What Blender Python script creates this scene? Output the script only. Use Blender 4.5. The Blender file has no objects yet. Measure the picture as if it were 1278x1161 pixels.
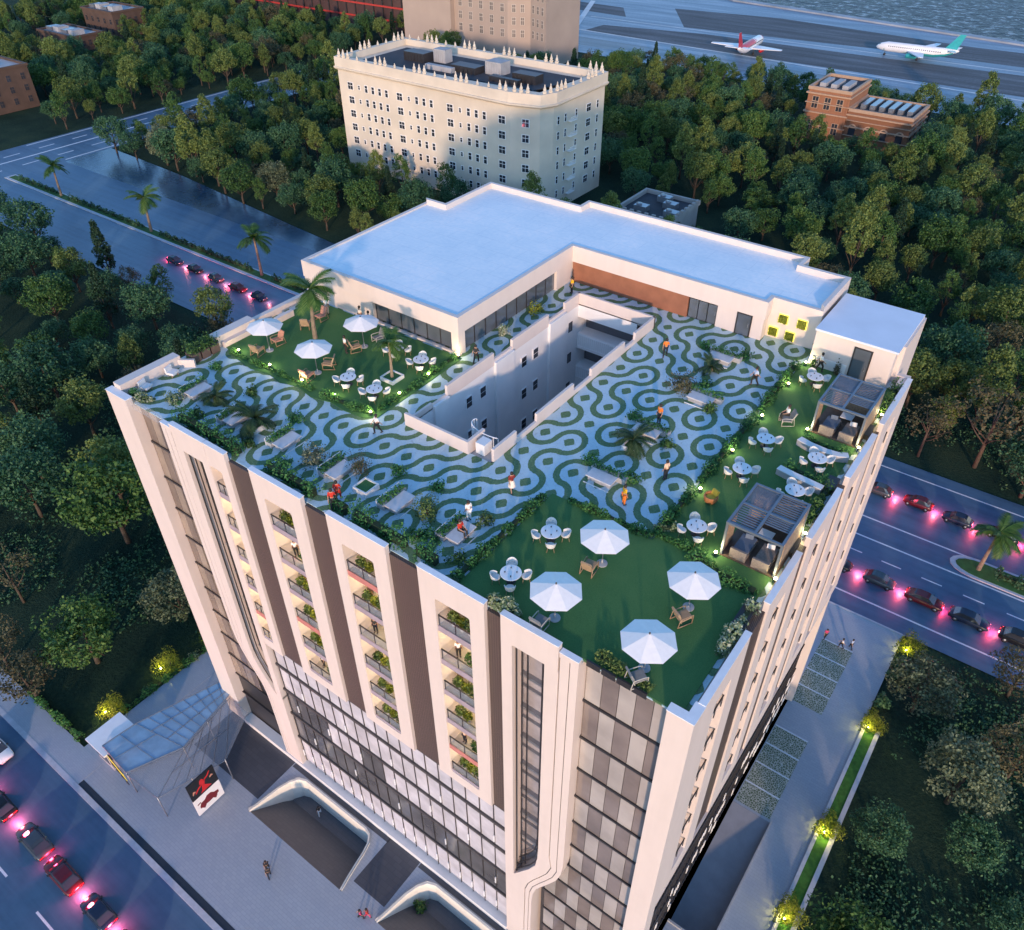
import bpy, bmesh, math, random
from mathutils import Vector, Matrix, Quaternion
R = math.radians
scn = bpy.context.scene
COL = scn.collection
# ---------------------------------------------------------------- camera
cam = bpy.data.cameras.new("camera"); camo = bpy.data.objects.new("camera", cam); COL.objects.link(camo)
cam.sensor_width = 36.0; cam.sensor_fit = 'HORIZONTAL'; cam.lens = 28.17; cam.clip_start = 0.5; cam.clip_end = 6000
CAMP = Vector((6.33, -23.64, 79.38))
yaw, pitch, roll = -0.63827961, 0.68427531, -0.00579761
fw = Vector((math.cos(pitch)*math.sin(yaw), math.cos(pitch)*math.cos(yaw), -math.sin(pitch)))
rt = Vector((math.cos(yaw), -math.sin(yaw), 0)); up = rt.cross(fw)
r2 = math.cos(roll)*rt + math.sin(roll)*up; u2 = -math.sin(roll)*rt + math.cos(roll)*up
mw = Matrix((r2, u2, -fw)).transposed().to_4x4(); mw.translation = CAMP
camo.matrix_world = mw
scn.camera = camo
# ---------------------------------------------------------------- sky and sun (dusk, low sun from the front right)
SUN_EL = R(11.0); SX, SY = 0.52, -0.854
w = bpy.data.worlds.new("World"); scn.world = w; w.use_nodes = True
nt = w.node_tree; nt.nodes.clear()
sky = nt.nodes.new("ShaderNodeTexSky"); sky.sky_type = 'NISHITA'; sky.sun_disc = False
sky.sun_elevation = SUN_EL; sky.sun_rotation = math.atan2(SX, SY)
sky.air_density = 1.0; sky.dust_density = 0.4; sky.ozone_density = 4.0
bg = nt.nodes.new("ShaderNodeBackground"); bg.inputs[1].default_value = 0.15
wo = nt.nodes.new("ShaderNodeOutputWorld")
nt.links.new(sky.outputs[0], bg.inputs[0]); nt.links.new(bg.outputs[0], wo.inputs[0])
sl = bpy.data.lights.new("sun", 'SUN'); sl.energy = 2.0; sl.angle = R(2.2); sl.color = (0.66, 0.45, 0.31)
so = bpy.data.objects.new("sun", sl); COL.objects.link(so)
so.rotation_euler = Vector((SX*math.cos(SUN_EL), SY*math.cos(SUN_EL), math.sin(SUN_EL))).to_track_quat('Z', 'Y').to_euler()
so.location = (0, 0, 150)
scn.view_settings.view_transform = 'Standard'; scn.view_settings.look = 'None'
scn.view_settings.gamma = 1.0; scn.view_settings.use_curve_mapping = False
scn.view_settings.exposure = 1.42
scn.cycles.use_denoising = True
scn.cycles.max_bounces = 5; scn.cycles.diffuse_bounces = 3; scn.cycles.glossy_bounces = 3
scn.cycles.transmission_bounces = 4; scn.cycles.transparent_max_bounces = 6
scn.cycles.caustics_reflective = False; scn.cycles.caustics_refractive = False
scn.cycles.sample_clamp_indirect = 4.0

# ---------------------------------------------------------------- materials
def srgb(h):
    c = [int(h[i:i+2], 16)/255 for i in (0, 2, 4)]
    return tuple((x/12.92 if x <= .04045 else ((x+.055)/1.055)**2.4) for x in c)
class NT:
    def __init__(s, name):
        s.m = bpy.data.materials.new(name); s.m.use_nodes = True; s.t = s.m.node_tree; s.t.nodes.clear()
        s.out = s.n("ShaderNodeOutputMaterial")
    def n(s, t): return s.t.nodes.new(t)
    def put(s, sock, v):
        if hasattr(v, 'is_output') or isinstance(v, bpy.types.NodeSocket): s.t.links.new(v, sock)
        elif v is not None: sock.default_value = v
    def m2(s, op, a, b=None, c=None):
        x = s.n("ShaderNodeMath"); x.operation = op
        s.put(x.inputs[0], a); s.put(x.inputs[1], b)
        if c is not None: s.put(x.inputs[2], c)
        return x.outputs[0]
    def noise(s, vec, scale, detail=3.0, rough=.55):
        x = s.n("ShaderNodeTexNoise"); s.put(x.inputs['Vector'], vec); x.inputs['Scale'].default_value = scale
        x.inputs['Detail'].default_value = detail; x.inputs['Roughness'].default_value = rough; return x.outputs['Fac']
    def ramp(s, fac, stops):
        x = s.n("ShaderNodeValToRGB"); e = x.color_ramp.elements
        while len(e) > len(stops): e.remove(e[-1])
        while len(e) < len(stops): e.new(0.5)
        for q, (p, c) in zip(e, stops): q.position = p; q.color = (*c, 1) if len(c) == 3 else c
        s.put(x.inputs[0], fac); return x.outputs[0]
    def mix(s, fac, a, b):
        x = s.n("ShaderNodeMix"); x.data_type = 'RGBA'
        s.put(x.inputs[0], fac)
        s.put(x.inputs[6], (*a, 1) if isinstance(a, tuple) else a); s.put(x.inputs[7], (*b, 1) if isinstance(b, tuple) else b)
        return x.outputs[2]
    def pos(s): return s.n("ShaderNodeNewGeometry").outputs['Position']
    def obj(s): return s.n("ShaderNodeTexCoord").outputs['Object']
    def xyz(s, v):
        x = s.n("ShaderNodeSeparateXYZ"); s.put(x.inputs[0], v); return x.outputs
    def bump(s, h, strength=.3, dist=.05):
        x = s.n("ShaderNodeBump"); s.put(x.inputs['Height'], h); x.inputs['Strength'].default_value = strength
        x.inputs['Distance'].default_value = dist; return x.outputs[0]
    def bsdf(s, col, rough=.6, metal=0, nrm=None, spec=.5, emit=None, es=0, alpha=None, trans=0):
        x = s.n("ShaderNodeBsdfPrincipled")
        s.put(x.inputs['Base Color'], (*col, 1) if isinstance(col, tuple) else col)
        s.put(x.inputs['Roughness'], rough); s.put(x.inputs['Metallic'], metal); s.put(x.inputs['Specular IOR Level'], spec)
        if nrm is not None: s.put(x.inputs['Normal'], nrm)
        if emit is not None: x.inputs['Emission Color'].default_value = (*emit, 1); x.inputs['Emission Strength'].default_value = es
        if alpha is not None: s.put(x.inputs['Alpha'], alpha)
        if trans: x.inputs['Transmission Weight'].default_value = trans
        s.t.links.new(x.outputs[0], s.out.inputs[0]); return x
MATS = {}
def MAT(name, col, rough=.6, var=.12, scale=1.5, bump=0., bscale=40., metal=0, spec=.5, emit=None, es=0, alpha=None, trans=0):
    """plain painted / stone / metal surface with slow noise variation and fine bump"""
    if isinstance(col, str): col = srgb(col)
    s = NT(name); v = s.obj()
    if var:
        lo = tuple(c*(1-var) for c in col); hi = tuple(min(1, c*(1+var)) for c in col)
        c = s.ramp(s.noise(v, scale, 4), [(.3, lo), (.7, hi)])
    else: c = col
    nr = s.bump(s.noise(v, bscale, 2), bump, .02) if bump else None
    s.bsdf(c, rough, metal, nr, spec, emit, es, alpha, trans)
    MATS[name] = s.m; return s.m
def LEAF(name, stops, scale=.5, transl=.25):
    """foliage: each leaf its own tint, slow clumps, a little light through the leaf"""
    s = NT(name); g = s.n("ShaderNodeNewGeometry"); ri = g.outputs['Random Per Island']
    oi = s.n("ShaderNodeObjectInfo").outputs['Random']
    f = s.m2('ADD', s.m2('MULTIPLY', ri, .45), s.m2('MULTIPLY', s.noise(s.obj(), scale, 2), .4))
    f = s.m2('ADD', f, s.m2('MULTIPLY', oi, .22))
    c = s.ramp(f, stops)
    p = s.bsdf(c, .55, spec=.3)
    tr = s.n("ShaderNodeBsdfTranslucent"); s.t.links.new(c, tr.inputs[0])
    mx = s.n("ShaderNodeMixShader"); mx.inputs[0].default_value = transl
    s.t.links.new(p.outputs[0], mx.inputs[1]); s.t.links.new(tr.outputs[0], mx.inputs[2]); s.t.links.new(mx.outputs[0], s.out.inputs[0])
    MATS[name] = s.m; return s.m

# ---------------------------------------------------------------- mesh builder
def rz2(x, y, a): return (x*math.cos(a)-y*math.sin(a), x*math.sin(a)+y*math.cos(a))
class MB:
    def __init__(s): s.v = []; s.f = []; s.mi = []; s.m = 0; s.sm = []; s.smooth = False
    def add(s, vs, fs):
        b = len(s.v); s.v += [tuple(q) for q in vs]
        for q in fs: s.f.append([b+i for i in q]); s.mi.append(s.m); s.sm.append(s.smooth)
        return s
    def box(s, x0, y0, z0, x1, y1, z1):
        x0, x1 = min(x0, x1), max(x0, x1); y0, y1 = min(y0, y1), max(y0, y1); z0, z1 = min(z0, z1), max(z0, z1)
        return s.add([(x0,y0,z0),(x1,y0,z0),(x1,y1,z0),(x0,y1,z0),(x0,y0,z1),(x1,y0,z1),(x1,y1,z1),(x0,y1,z1)],
              [(0,3,2,1),(4,5,6,7),(0,1,5,4),(1,2,6,5),(2,3,7,6),(3,0,4,7)])
    def obox(s, c, sz, a=0, tilt=None):
        hx, hy, hz = sz[0]/2, sz[1]/2, sz[2]/2; vs = []
        for z in (-hz, hz):
            for x, y in ((-hx,-hy),(hx,-hy),(hx,hy),(-hx,hy)):
                p = Vector((x, y, z))
                if tilt: p = tilt @ p
                q = rz2(p.x, p.y, a); vs.append((c[0]+q[0], c[1]+q[1], c[2]+p.z))
        return s.add(vs, [(0,3,2,1),(4,5,6,7),(0,1,5,4),(1,2,6,5),(2,3,7,6),(3,0,4,7)])
    def prism(s, pts, z0, z1):
        n = len(pts); vs = [(x, y, z0) for x, y in pts]+[(x, y, z1) for x, y in pts]
        return s.add(vs, [list(range(n))[::-1], list(range(n, 2*n))]+[(i, (i+1) % n, n+(i+1) % n, n+i) for i in range(n)])
    def ribbon(s, A, B, d0, d1, P):
        """solid strip between two polylines A, B of (u,z), from depth d0 to d1, P maps (u,w,z) to world"""
        n = len(A); vs = []
        for d in (d0, d1):
            vs += [P(u, d, z) for u, z in A]+[P(u, d, z) for u, z in B]
        fs = []
        for i in range(n-1):
            fs += [(i, i+1, n+i+1, n+i), (2*n+i, 3*n+i, 3*n+i+1, 2*n+i+1), (i, 2*n+i, 2*n+i+1, i+1), (n+i, n+i+1, 3*n+i+1, 3*n+i)]
        fs += [(0, n, 3*n, 2*n), (n-1, 3*n-1, 4*n-1, 2*n-1)]
        return s.add(vs, fs)
    def tube(s, pts, rad, n=8, cap=True):
        pts = [Vector(p) for p in pts]; rad = rad if isinstance(rad, (list, tuple)) else [rad]*len(pts)
        vs = []; fs = []; u = None
        for i, p in enumerate(pts):
            d = (pts[min(i+1, len(pts)-1)]-pts[max(i-1, 0)])
            d = d.normalized() if d.length > 1e-9 else Vector((0, 0, 1))
            if u is None: u = d.orthogonal().normalized()
            else:
                u = (u-d*u.dot(d)); u = u.normalized() if u.length > 1e-6 else d.orthogonal().normalized()
            v = d.cross(u)
            for k in range(n):
                a = 2*math.pi*k/n; vs.append(p+(u*math.cos(a)+v*math.sin(a))*rad[i])
        for i in range(len(pts)-1):
            for k in range(n): fs.append((i*n+k, i*n+(k+1) % n, (i+1)*n+(k+1) % n, (i+1)*n+k))
        if cap: fs += [list(range(n))[::-1], list(range((len(pts)-1)*n, len(pts)*n))]
        sm = s.smooth; s.smooth = n > 5; s.add(vs, fs); s.smooth = sm; return s
    def lathe(s, prof, c=(0, 0, 0), n=16, sx=1, sy=1, rot=0):
        vs = []; fs = []
        for r, z in prof:
            for k in range(n):
                a = 2*math.pi*k/n+rot; vs.append((c[0]+r*math.cos(a)*sx, c[1]+r*math.sin(a)*sy, c[2]+z))
        for i in range(len(prof)-1):
            for k in range(n): fs.append((i*n+k, i*n+(k+1) % n, (i+1)*n+(k+1) % n, (i+1)*n+k))
        fs += [list(range(n))[::-1], list(range((len(prof)-1)*n, len(prof)*n))]
        return s.add(vs, fs)
    def loft(s, rings, closed=True):
        n = len(rings[0]); vs = [p for r in rings for p in r]; fs = []
        for i in range(len(rings)-1):
            for k in range(n if closed else n-1): fs.append((i*n+k, i*n+(k+1) % n, (i+1)*n+(k+1) % n, (i+1)*n+k))
        if closed: fs += [list(range(n))[::-1], list(range((len(rings)-1)*n, len(rings)*n))]
        return s.add(vs, fs)
    def leaf(s, p, size, rnd, up=.3, out=None, asp=.62):
        d = Vector((rnd.gauss(0, 1), rnd.gauss(0, 1), rnd.gauss(0, 1)+up))
        if out is not None: d = d*.75+Vector(out)*1.3
        d = d.normalized() if d.length > 1e-6 else Vector((0, 0, 1))
        u = d.orthogonal().normalized(); u = Quaternion(d, rnd.uniform(0, 6.28)) @ u; v = d.cross(u)
        p = Vector(p); a = size*rnd.uniform(.7, 1.3)*.5; b = a*asp
        return s.add([p-u*a, p-v*b+d*b*.25, p+u*a, p+v*b+d*b*.25], [(0, 1, 2, 3)])
    def build(s, name, mats, parent=None, world=True, recalc=True):
        me = bpy.data.meshes.new(name); off = Vector()
        if parent is not None and world:
            q = parent
            while q: off += q.location; q = q.parent
        me.from_pydata([(a-off.x, b-off.y, c-off.z) for a, b, c in s.v], [], s.f)
        for m in (mats if isinstance(mats, (list, tuple)) else [mats]): me.materials.append(m)
        me.polygons.foreach_set("material_index", s.mi); me.polygons.foreach_set("use_smooth", s.sm)
        if recalc and len(s.f) < 6000:
            bm = bmesh.new(); bm.from_mesh(me); bmesh.ops.recalc_face_normals(bm, faces=bm.faces); bm.to_mesh(me); bm.free()
        me.update()
        return link(name, me, parent)
def link(name, me, parent=None, loc=(0, 0, 0)):
    o = bpy.data.objects.new(name, me); COL.objects.link(o)
    if parent is not None: o.parent = parent
    o.location = loc; return o
def tag(o, label=None, cat=None, group=None, kind=None):
    if label: o['label'] = label
    if cat: o['category'] = cat
    if group: o['group'] = group
    if kind: o['kind'] = kind
    return o
def thing(name, label, cat, loc=(0, 0, 0), rz=0., group=None, scale=1.):
    o = bpy.data.objects.new(name, None); COL.objects.link(o); o.empty_display_size = .3
    o.location = loc; o.rotation_euler = (0, 0, rz); o.scale = (scale,)*3
    return tag(o, label, cat, group)
def dup(rt_, loc, rz=0., label=None, group=None, scale=None, mats=None):
    c = rt_.copy(); COL.objects.link(c); c.location = loc; c.rotation_euler = (0, 0, rz)
    if scale is not None: c.scale = (scale,)*3 if not isinstance(scale, tuple) else scale
    if label: c['label'] = label
    if group: c['group'] = group
    def kids(a, b):
        for ch in list(a.children):
            d = ch.copy(); COL.objects.link(d); d.parent = b
            if mats and ch.name.split('.')[0] in mats: setmat(d, mats[ch.name.split('.')[0]])
            kids(ch, d)
    kids(rt_, c); return c
def setmat(o, m):
    o.material_slots[0].link = 'OBJECT'; o.material_slots[0].material = m
def point_lamp(name, loc, energy, col, parent=None, r=.08):
    l = bpy.data.lights.new(name, 'POINT'); l.energy = energy; l.color = col; l.shadow_soft_size = r
    o = bpy.data.objects.new(name, l); COL.objects.link(o); o.location = loc
    if parent is not None: o.parent = parent
    return o
T = 43.3   # height of the roof terrace
rnd = random.Random(7)

# ---------------------------------------------------------------- shared materials
def STREAK(name, stops, sc, rough=.65, detail=4, bump=.08, second=None):
    """surface whose tone runs in streaks: position scaled per axis before the noise"""
    s = NT(name); mp = s.n("ShaderNodeMapping"); mp.inputs['Scale'].default_value = sc; s.put(mp.inputs['Vector'], s.pos())
    f = s.m2('ADD', s.m2('MULTIPLY', s.noise(mp.outputs[0], 1., detail, .65), .75), s.m2('MULTIPLY', s.noise(s.pos(), .9, 3), .25))
    s.bsdf(s.ramp(f, stops), rough, nrm=s.bump(s.noise(s.pos(), 25, 2), bump, .02)); return s.m
WALL = STREAK("pale_plaster", [(.28, (.635, .545, .495)), (.52, (.675, .58, .53)), (.74, (.70, .605, .555))], (.9, .9, .12))
WHITE = MAT("white_plaster", (.74, .73, .72), .6, .05, .5, .05, 25)
CAP = MAT("pale_coping", (.78, .78, .80), .5, .05)
DARK = MAT("dark_metal", (.03, .028, .03), .4, .1)
STEEL = MAT("grey_metal", (.30, .31, .33), .35, .1, metal=.6)
SLAB = MAT("grey_concrete", (.36, .36, .37), .7, .12, .6, .1, 20)
WHITEP = MAT("white_paint", (.80, .80, .80), .4, .04)
GLASSD = MAT("dark_window_glass", (.035, .04, .05), .06, .15, .3, spec=.9)
CREAM = MAT("cream_wall", (.68, .60, .48), .7, .06)
MAT("lamp_glow", (1, .9, .6), .5, 0, emit=(1, .80, .36), es=22)
def brown():
    s = NT("brown_perforated_panel"); p = s.pos(); x, y, z = s.xyz(p)
    cv = s.n("ShaderNodeCombineXYZ"); s.put(cv.inputs[0], s.m2('ADD', x, y)); s.put(cv.inputs[1], z)
    vo = s.n("ShaderNodeTexVoronoi"); vo.inputs['Scale'].default_value = 5.5; vo.inputs['Randomness'].default_value = .15
    s.put(vo.inputs['Vector'], cv.outputs[0])
    f = s.m2('GREATER_THAN', vo.outputs['Distance'], .42)
    c = s.mix(f, (.045, .031, .028), (.15, .105, .09))
    c2 = s.mix(s.noise(p, .35, 3), c, (.085, .062, .054))
    s.bsdf(c2, .55, nrm=s.bump(f, .6, .03)); return s.m
BROWN = brown()

def paving():
    """light blue-grey paving inlaid with winding strips of turf around turf diamonds"""
    s = NT("patterned_terrace_paving"); p = s.pos(); x, y, z = s.xyz(p)
    u = s.m2('DIVIDE', s.m2('ADD', x, 9.6), 2.145); v = s.m2('DIVIDE', s.m2('SUBTRACT', y, 16.5), 2.78)
    iu = s.m2('FLOOR', u); iv = s.m2('FLOOR', v); fu = s.m2('FRACT', u); fv = s.m2('FRACT', v)
    wn = s.n("ShaderNodeTexWhiteNoise"); wn.noise_dimensions = '3D'; cv = s.n("ShaderNodeCombineXYZ")
    s.put(cv.inputs[0], iu); s.put(cv.inputs[1], iv); cv.inputs[2].default_value = 3.0; s.put(wn.inputs['Vector'], cv.outputs[0])
    odd = s.m2('GREATER_THAN', s.m2('FRACT', s.m2('MULTIPLY', iv, .5)), .25)
    fl = s.m2('ABSOLUTE', s.m2('SUBTRACT', odd, s.m2('GREATER_THAN', wn.outputs['Value'], .66)))
    g = s.m2('ABSOLUTE', s.m2('SUBTRACT', fl, fu))
    def ln(a, b): return s.m2('SQRT', s.m2('ADD', s.m2('MULTIPLY', a, a), s.m2('MULTIPLY', b, b)))
    one = lambda q: s.m2('SUBTRACT', 1.0, q)
    d = s.m2('MINIMUM', ln(g, fv), ln(one(g), one(fv)))
    n1 = s.m2('MULTIPLY', s.m2('SUBTRACT', s.noise(p, 5, 3), .5), .07)
    band = s.m2('LESS_THAN', s.m2('ADD', s.m2('ABSOLUTE', s.m2('SUBTRACT', d, .5)), n1), .104)
    pu = s.m2('SUBTRACT', .5, s.m2('ABSOLUTE', s.m2('SUBTRACT', fu, .5))); pv = s.m2('SUBTRACT', .5, s.m2('ABSOLUTE', s.m2('SUBTRACT', fv, .5)))
    dia = s.m2('ADD', s.m2('MULTIPLY', s.m2('ADD', pu, pv), .6), s.m2('MULTIPLY', ln(pu, pv), .4))
    dot = s.m2('LESS_THAN', s.m2('ADD', dia, n1), .20)
    f = s.m2('MAXIMUM', band, dot)
    grass = s.ramp(s.noise(p, 7, 4, .7), [(.3, (.065, .135, .065)), (.55, (.12, .215, .105)), (.75, (.19, .28, .14))])
    vt = s.n("ShaderNodeTexVoronoi"); vt.inputs['Scale'].default_value = 2.6; vt.feature = 'DISTANCE_TO_EDGE'; s.put(vt.inputs['Vector'], p)
    joint = s.m2('LESS_THAN', vt.outputs['Distance'], .02)
    stone = s.ramp(s.noise(p, .7, 4), [(.3, (.40, .545, .61)), (.7, (.50, .64, .69))])
    stone = s.mix(s.m2('MULTIPLY', joint, .35), stone, (.25, .27, .3))
    h = s.m2('MULTIPLY', f, s.m2('ADD', .5, s.noise(p, 14, 2)))
    s.bsdf(s.mix(f, stone, grass), s.m2('ADD', .45, s.m2('MULTIPLY', f, .4)), nrm=s.bump(h, .7, .09), spec=.4); return s.m
PAVE = paving()
def turf():
    s = NT("roof_turf"); p = s.pos()
    c = s.ramp(s.m2('ADD', s.m2('MULTIPLY', s.noise(p, .25, 3), .5), s.m2('MULTIPLY', s.noise(p, 22, 2), .5)),
               [(.32, (.045, .125, .045)), (.5, (.068, .175, .060)), (.7, (.11, .205, .072))])
    s.bsdf(c, .9, nrm=s.bump(s.noise(p, 45, 2), .6, .03), spec=.15); return s.m
TURF = turf()
ASPH = STREAK("asphalt", [(.3, (.034, .078, .14)), (.5, (.056, .118, .195)), (.7, (.078, .150, .235))], (.035, .55, 1), .42, 5, .2)  # the sky's blue reflection is put into the base tones
def concrete_pave(name, a, b, sx=1.2, rough=.55):
    s = NT(name); p = s.pos()
    br = s.n("ShaderNodeTexBrick"); s.put(br.inputs['Vector'], p); br.inputs['Scale'].default_value = 1/sx
    br.inputs['Mortar Size'].default_value = .012; br.inputs['Color1'].default_value = (*a, 1); br.inputs['Color2'].default_value = (*b, 1)
    br.inputs['Mortar'].default_value = (*[q*.82 for q in a], 1)
    c = s.mix(s.m2('MULTIPLY', s.noise(p, .35, 4), .5), br.outputs['Color'], tuple((q+r_)/2*.8 for q, r_ in zip(a, b)))
    s.bsdf(c, rough, nrm=s.bump(s.noise(p, 30, 2), .15, .01)); return s.m
PLAZA = concrete_pave("plaza_paving", (.33, .37, .43), (.37, .41, .46))
GRANITE = concrete_pave("dark_granite_paving", (.060, .066, .080), (.075, .080, .095), 2.0, .4)
SIDEW = concrete_pave("pavement_slabs", (.33, .37, .43), (.37, .41, .46), .8)
def padmat():
    s = NT("grass_paver_pad"); p = s.pos()
    v = s.n("ShaderNodeTexVoronoi"); v.inputs['Scale'].default_value = 4.2; s.put(v.inputs['Vector'], p); v.feature = 'DISTANCE_TO_EDGE'
    f = s.m2('GREATER_THAN', v.outputs['Distance'], .09)
    s.bsdf(s.mix(f, (.46, .47, .42), (.10, .14, .08)), .8, nrm=s.bump(f, .4, .03)); return s.m
PADM = padmat()
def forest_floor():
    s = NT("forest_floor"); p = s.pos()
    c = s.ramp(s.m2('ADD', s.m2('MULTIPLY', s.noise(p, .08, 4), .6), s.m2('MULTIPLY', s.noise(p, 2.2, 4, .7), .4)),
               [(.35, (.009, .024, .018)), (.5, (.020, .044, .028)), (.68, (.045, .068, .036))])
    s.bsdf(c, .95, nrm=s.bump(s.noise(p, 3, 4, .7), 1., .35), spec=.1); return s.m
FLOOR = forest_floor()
LG = LEAF("green_leaves", [(.25, (0.015, 0.051, 0.018)), (.5, (0.051, 0.128, 0.033)), (.8, (0.136, 0.226, 0.054))])
LO = LEAF("olive_leaves", [(.25, (0.031, 0.067, 0.020)), (.5, (0.108, 0.167, 0.043)), (.8, (0.235, 0.294, 0.078))])
LT = LEAF("teal_leaves", [(.25, (0.013, 0.055, 0.029)), (.5, (0.038, 0.117, 0.058)), (.8, (0.104, 0.208, 0.087))])
LB = LEAF("brown_green_leaves", [(.25, (0.033, 0.039, 0.019)), (.5, (0.090, 0.091, 0.046)), (.8, (0.163, 0.146, 0.073))])
LW = LEAF("pale_blossom", [(.25, (0.050, 0.110, 0.040)), (.5, (0.250, 0.320, 0.160)), (.8, (0.620, 0.620, 0.500))], 2.)
LH = LEAF("hedge_leaves", [(.25, (0.016, 0.076, 0.024)), (.5, (0.048, 0.170, 0.048)), (.8, (0.130, 0.300, 0.073))], 1.)
LC = LEAF("conifer_needles", [(.25, (0.006, 0.021, 0.013)), (.5, (0.015, 0.045, 0.027)), (.8, (0.033, 0.083, 0.039))])
BARK = MAT("bark", (.075, .055, .04), .9, .3, 3, .6, 12)
PBARK = MAT("palm_bark", (.22, .17, .12), .9, .25, 4, .6, 12)
# ================================================================ GROUND, ROADS, AIRFIELD (setting)
def sheet(name, polys, z, mat, kind='structure', label=None):
    m = MB()
    for p in polys:
        if len(p) == 4 and not isinstance(p[0], tuple): x0, y0, x1, y1 = p; p = [(x0, y0), (x1, y0), (x1, y1), (x0, y1)]
        m.add([(x, y, z) for x, y in p], [tuple(range(len(p)))])
    me = bpy.data.meshes.new(name); me.from_pydata(m.v, [], m.f); me.materials.append(mat); me.update()
    for q in me.polygons:
        if q.normal.z < 0: q.flip()
    o = link(name, me); o['kind'] = kind
    if label: o['label'] = label
    return o
def slab(name, polys, z0, z1, mat):
    m = MB()
    for p in polys:
        if len(p) == 4 and not isinstance(p[0], tuple): m.box(p[0], p[1], z0, p[2], p[3], z1)
        else: m.prism(p, z0, z1)
    o = m.build(name, mat); o['kind'] = 'structure'; return o
# one ground sheet to the horizon with a hole under the plot (its pits go below ground)
HX0, HX1, HY0, HY1 = -57.0, 7.4, -15.4, 56.0
BIG = 2500
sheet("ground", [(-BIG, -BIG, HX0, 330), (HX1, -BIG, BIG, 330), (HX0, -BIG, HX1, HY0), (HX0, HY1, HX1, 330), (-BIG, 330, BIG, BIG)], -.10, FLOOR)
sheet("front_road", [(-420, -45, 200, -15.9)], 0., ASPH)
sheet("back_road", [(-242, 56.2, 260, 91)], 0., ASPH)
DKASPH = STREAK("dark_mottled_asphalt", [(.32, (.014, .034, .062)), (.5, (.034, .078, .13)), (.68, (.060, .12, .19))], (.05, .05, 1), .22, 5)  # darker, smoother and more mottled than the carriageway
sheet("road_apron", [[(-242, 91), (-118, 91), (-118, 95), (-150, 98), (-205, 104), (-242, 106)]], 0., DKASPH)
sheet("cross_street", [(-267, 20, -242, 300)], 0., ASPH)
LINE = MAT("road_paint", (.62, .66, .70), .6, .12, 3)
mk = []
def dash(x0, x1, y, step, ln, wdt=.22):
    x = x0
    while x < x1: mk.append((x, y-wdt/2, x+ln, y+wdt/2)); x += step
dash(-110, 20, -24.72, 8.8, 3.4); dash(-110, 30, -33, 8.8, 3.4)
for y in (59.05, 70.9, 75.2, 88.4): mk.append((-60, y-.13, 260, y+.13))
dash(-30, 120, 67.5, 5.22, 2.6, .2);
sheet("road_markings", mk, .006, LINE)
mk2 = []
for x in (-265.6, -243.6): mk2.append((x-.3, 92, x+.3, 296))
y = 60
while y < 296:
    for x in (-260.2, -249.4): mk2.append((x-.25, y, x+.25, y+5))
    y += 11
mk2 += [(-255.6, 60, -254.9, 296)]
sheet("street_markings", mk2, .006, LINE)
KERB = MAT("kerb_stone", (.42, .45, .50), .6, .1, 2)
slab("kerb", [(-400, -15.95, HX0, -15.4), (HX0, -15.95, 60, -15.4)], 0, .14, KERB)
sheet("dark_kerb_strip", [(-57.5, -15.38, 7.3, -14.75)], .088, MAT("dark_strip_asphalt", (.018, .026, .04), .6, .1))  # dark band along the plaza side of the kerb
slab("pavement", [(-400, -15.4, HX0, -12.6)], -.1, .12, SIDEW)
# median with a rounded nose, one right of the building and one left of it
def nose(x, y0, y1, sgn, n=8):
    cy, r_ = (y0+y1)/2, (y1-y0)/2
    return [(x-sgn*r_*(0)+sgn*(-r_*math.cos(R(-90+180*k/n))*1.6+r_*1.6), cy+r_*math.sin(R(-90+180*k/n))) for k in range(n+1)]
MED = nose(8.7, 71.35, 75.3, 1)+[(200, 75.3), (200, 71.35)]
slab("median_kerb", [MED, (-243, 73.4, -119, 76.6)], 0, .16, KERB)
slab("median_grass", [[(x+.75 if x < 150 else x, 73.3+(y-73.3)*.78) for x, y in MED], (-242, 74.2, -120, 76.1)], .0, .22, MAT("median_turf", (.035, .11, .025), .95, .3, 1.2, .6, 25))
# plaza around the tower: rectangles that leave the two sunken entrance courts and the ramp open
def ccurve(x0, x1):
    """plan curve of an entrance court wall between x0 and x1, open to the street"""
    L = [(x0-.9, -6.6), (x0-.75, -5.9), (x0-.55, -4.6), (x0-.3, -3.2), (x0+.1, -2.0), (x0+.7, -1.15), (x0+1.6, -.8)]
    Rr = [(x1-1.7, -.8), (x1-.9, -1.05), (x1-.35, -1.75), (x1-.05, -2.8), (x1+.15, -4.0), (x1+.4, -5.3), (x1+.7, -6.6)]
    return L, Rr
COURTS = [(-39.3, -27.4), (-21.4, -9.6)]
polys = [(HX0, HY0, HX1, -6.6)]
xs = HX0
for x0, x1 in COURTS:
    L, Rr = ccurve(x0, x1)
    polys.append([(xs, -6.6)]+L+[(L[-1][0], 0.6), (xs, .6)])
    polys.append([L[-1], Rr[0], (Rr[0][0], .6), (L[-1][0], .6)])
    polys.append([Rr[-1], (x1+1.6, -6.6), (x1+1.6, .6), (Rr[0][0], .6)]+Rr[:-1])
    xs = x1+1.6
polys += [(xs, -6.6, HX1, .6), (-57, .6, -51.6, 56), (-51.6, 38.9, -.6, 56), (3.4, .6, HX1, 56), (-.6, 23.7, 3.4, 56), (-.6, .6, 3.4, 9.5)]
sheet("plaza", polys, .08, PLAZA)
drk = []
for xa, xb in ((-51, -40.4), (-26.5, -22.5), (-8.7, -.5)): drk.append((xa, -5.25, xb, -.02))
for x0, x1 in COURTS: drk.append((x0+1.7, -.62, x1-1.7, -.02)); drk += [(x0-1.0, -.62, x0+1.7, -.02), (x1-1.7, -.62, x1+1.0, -.02)]
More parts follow.
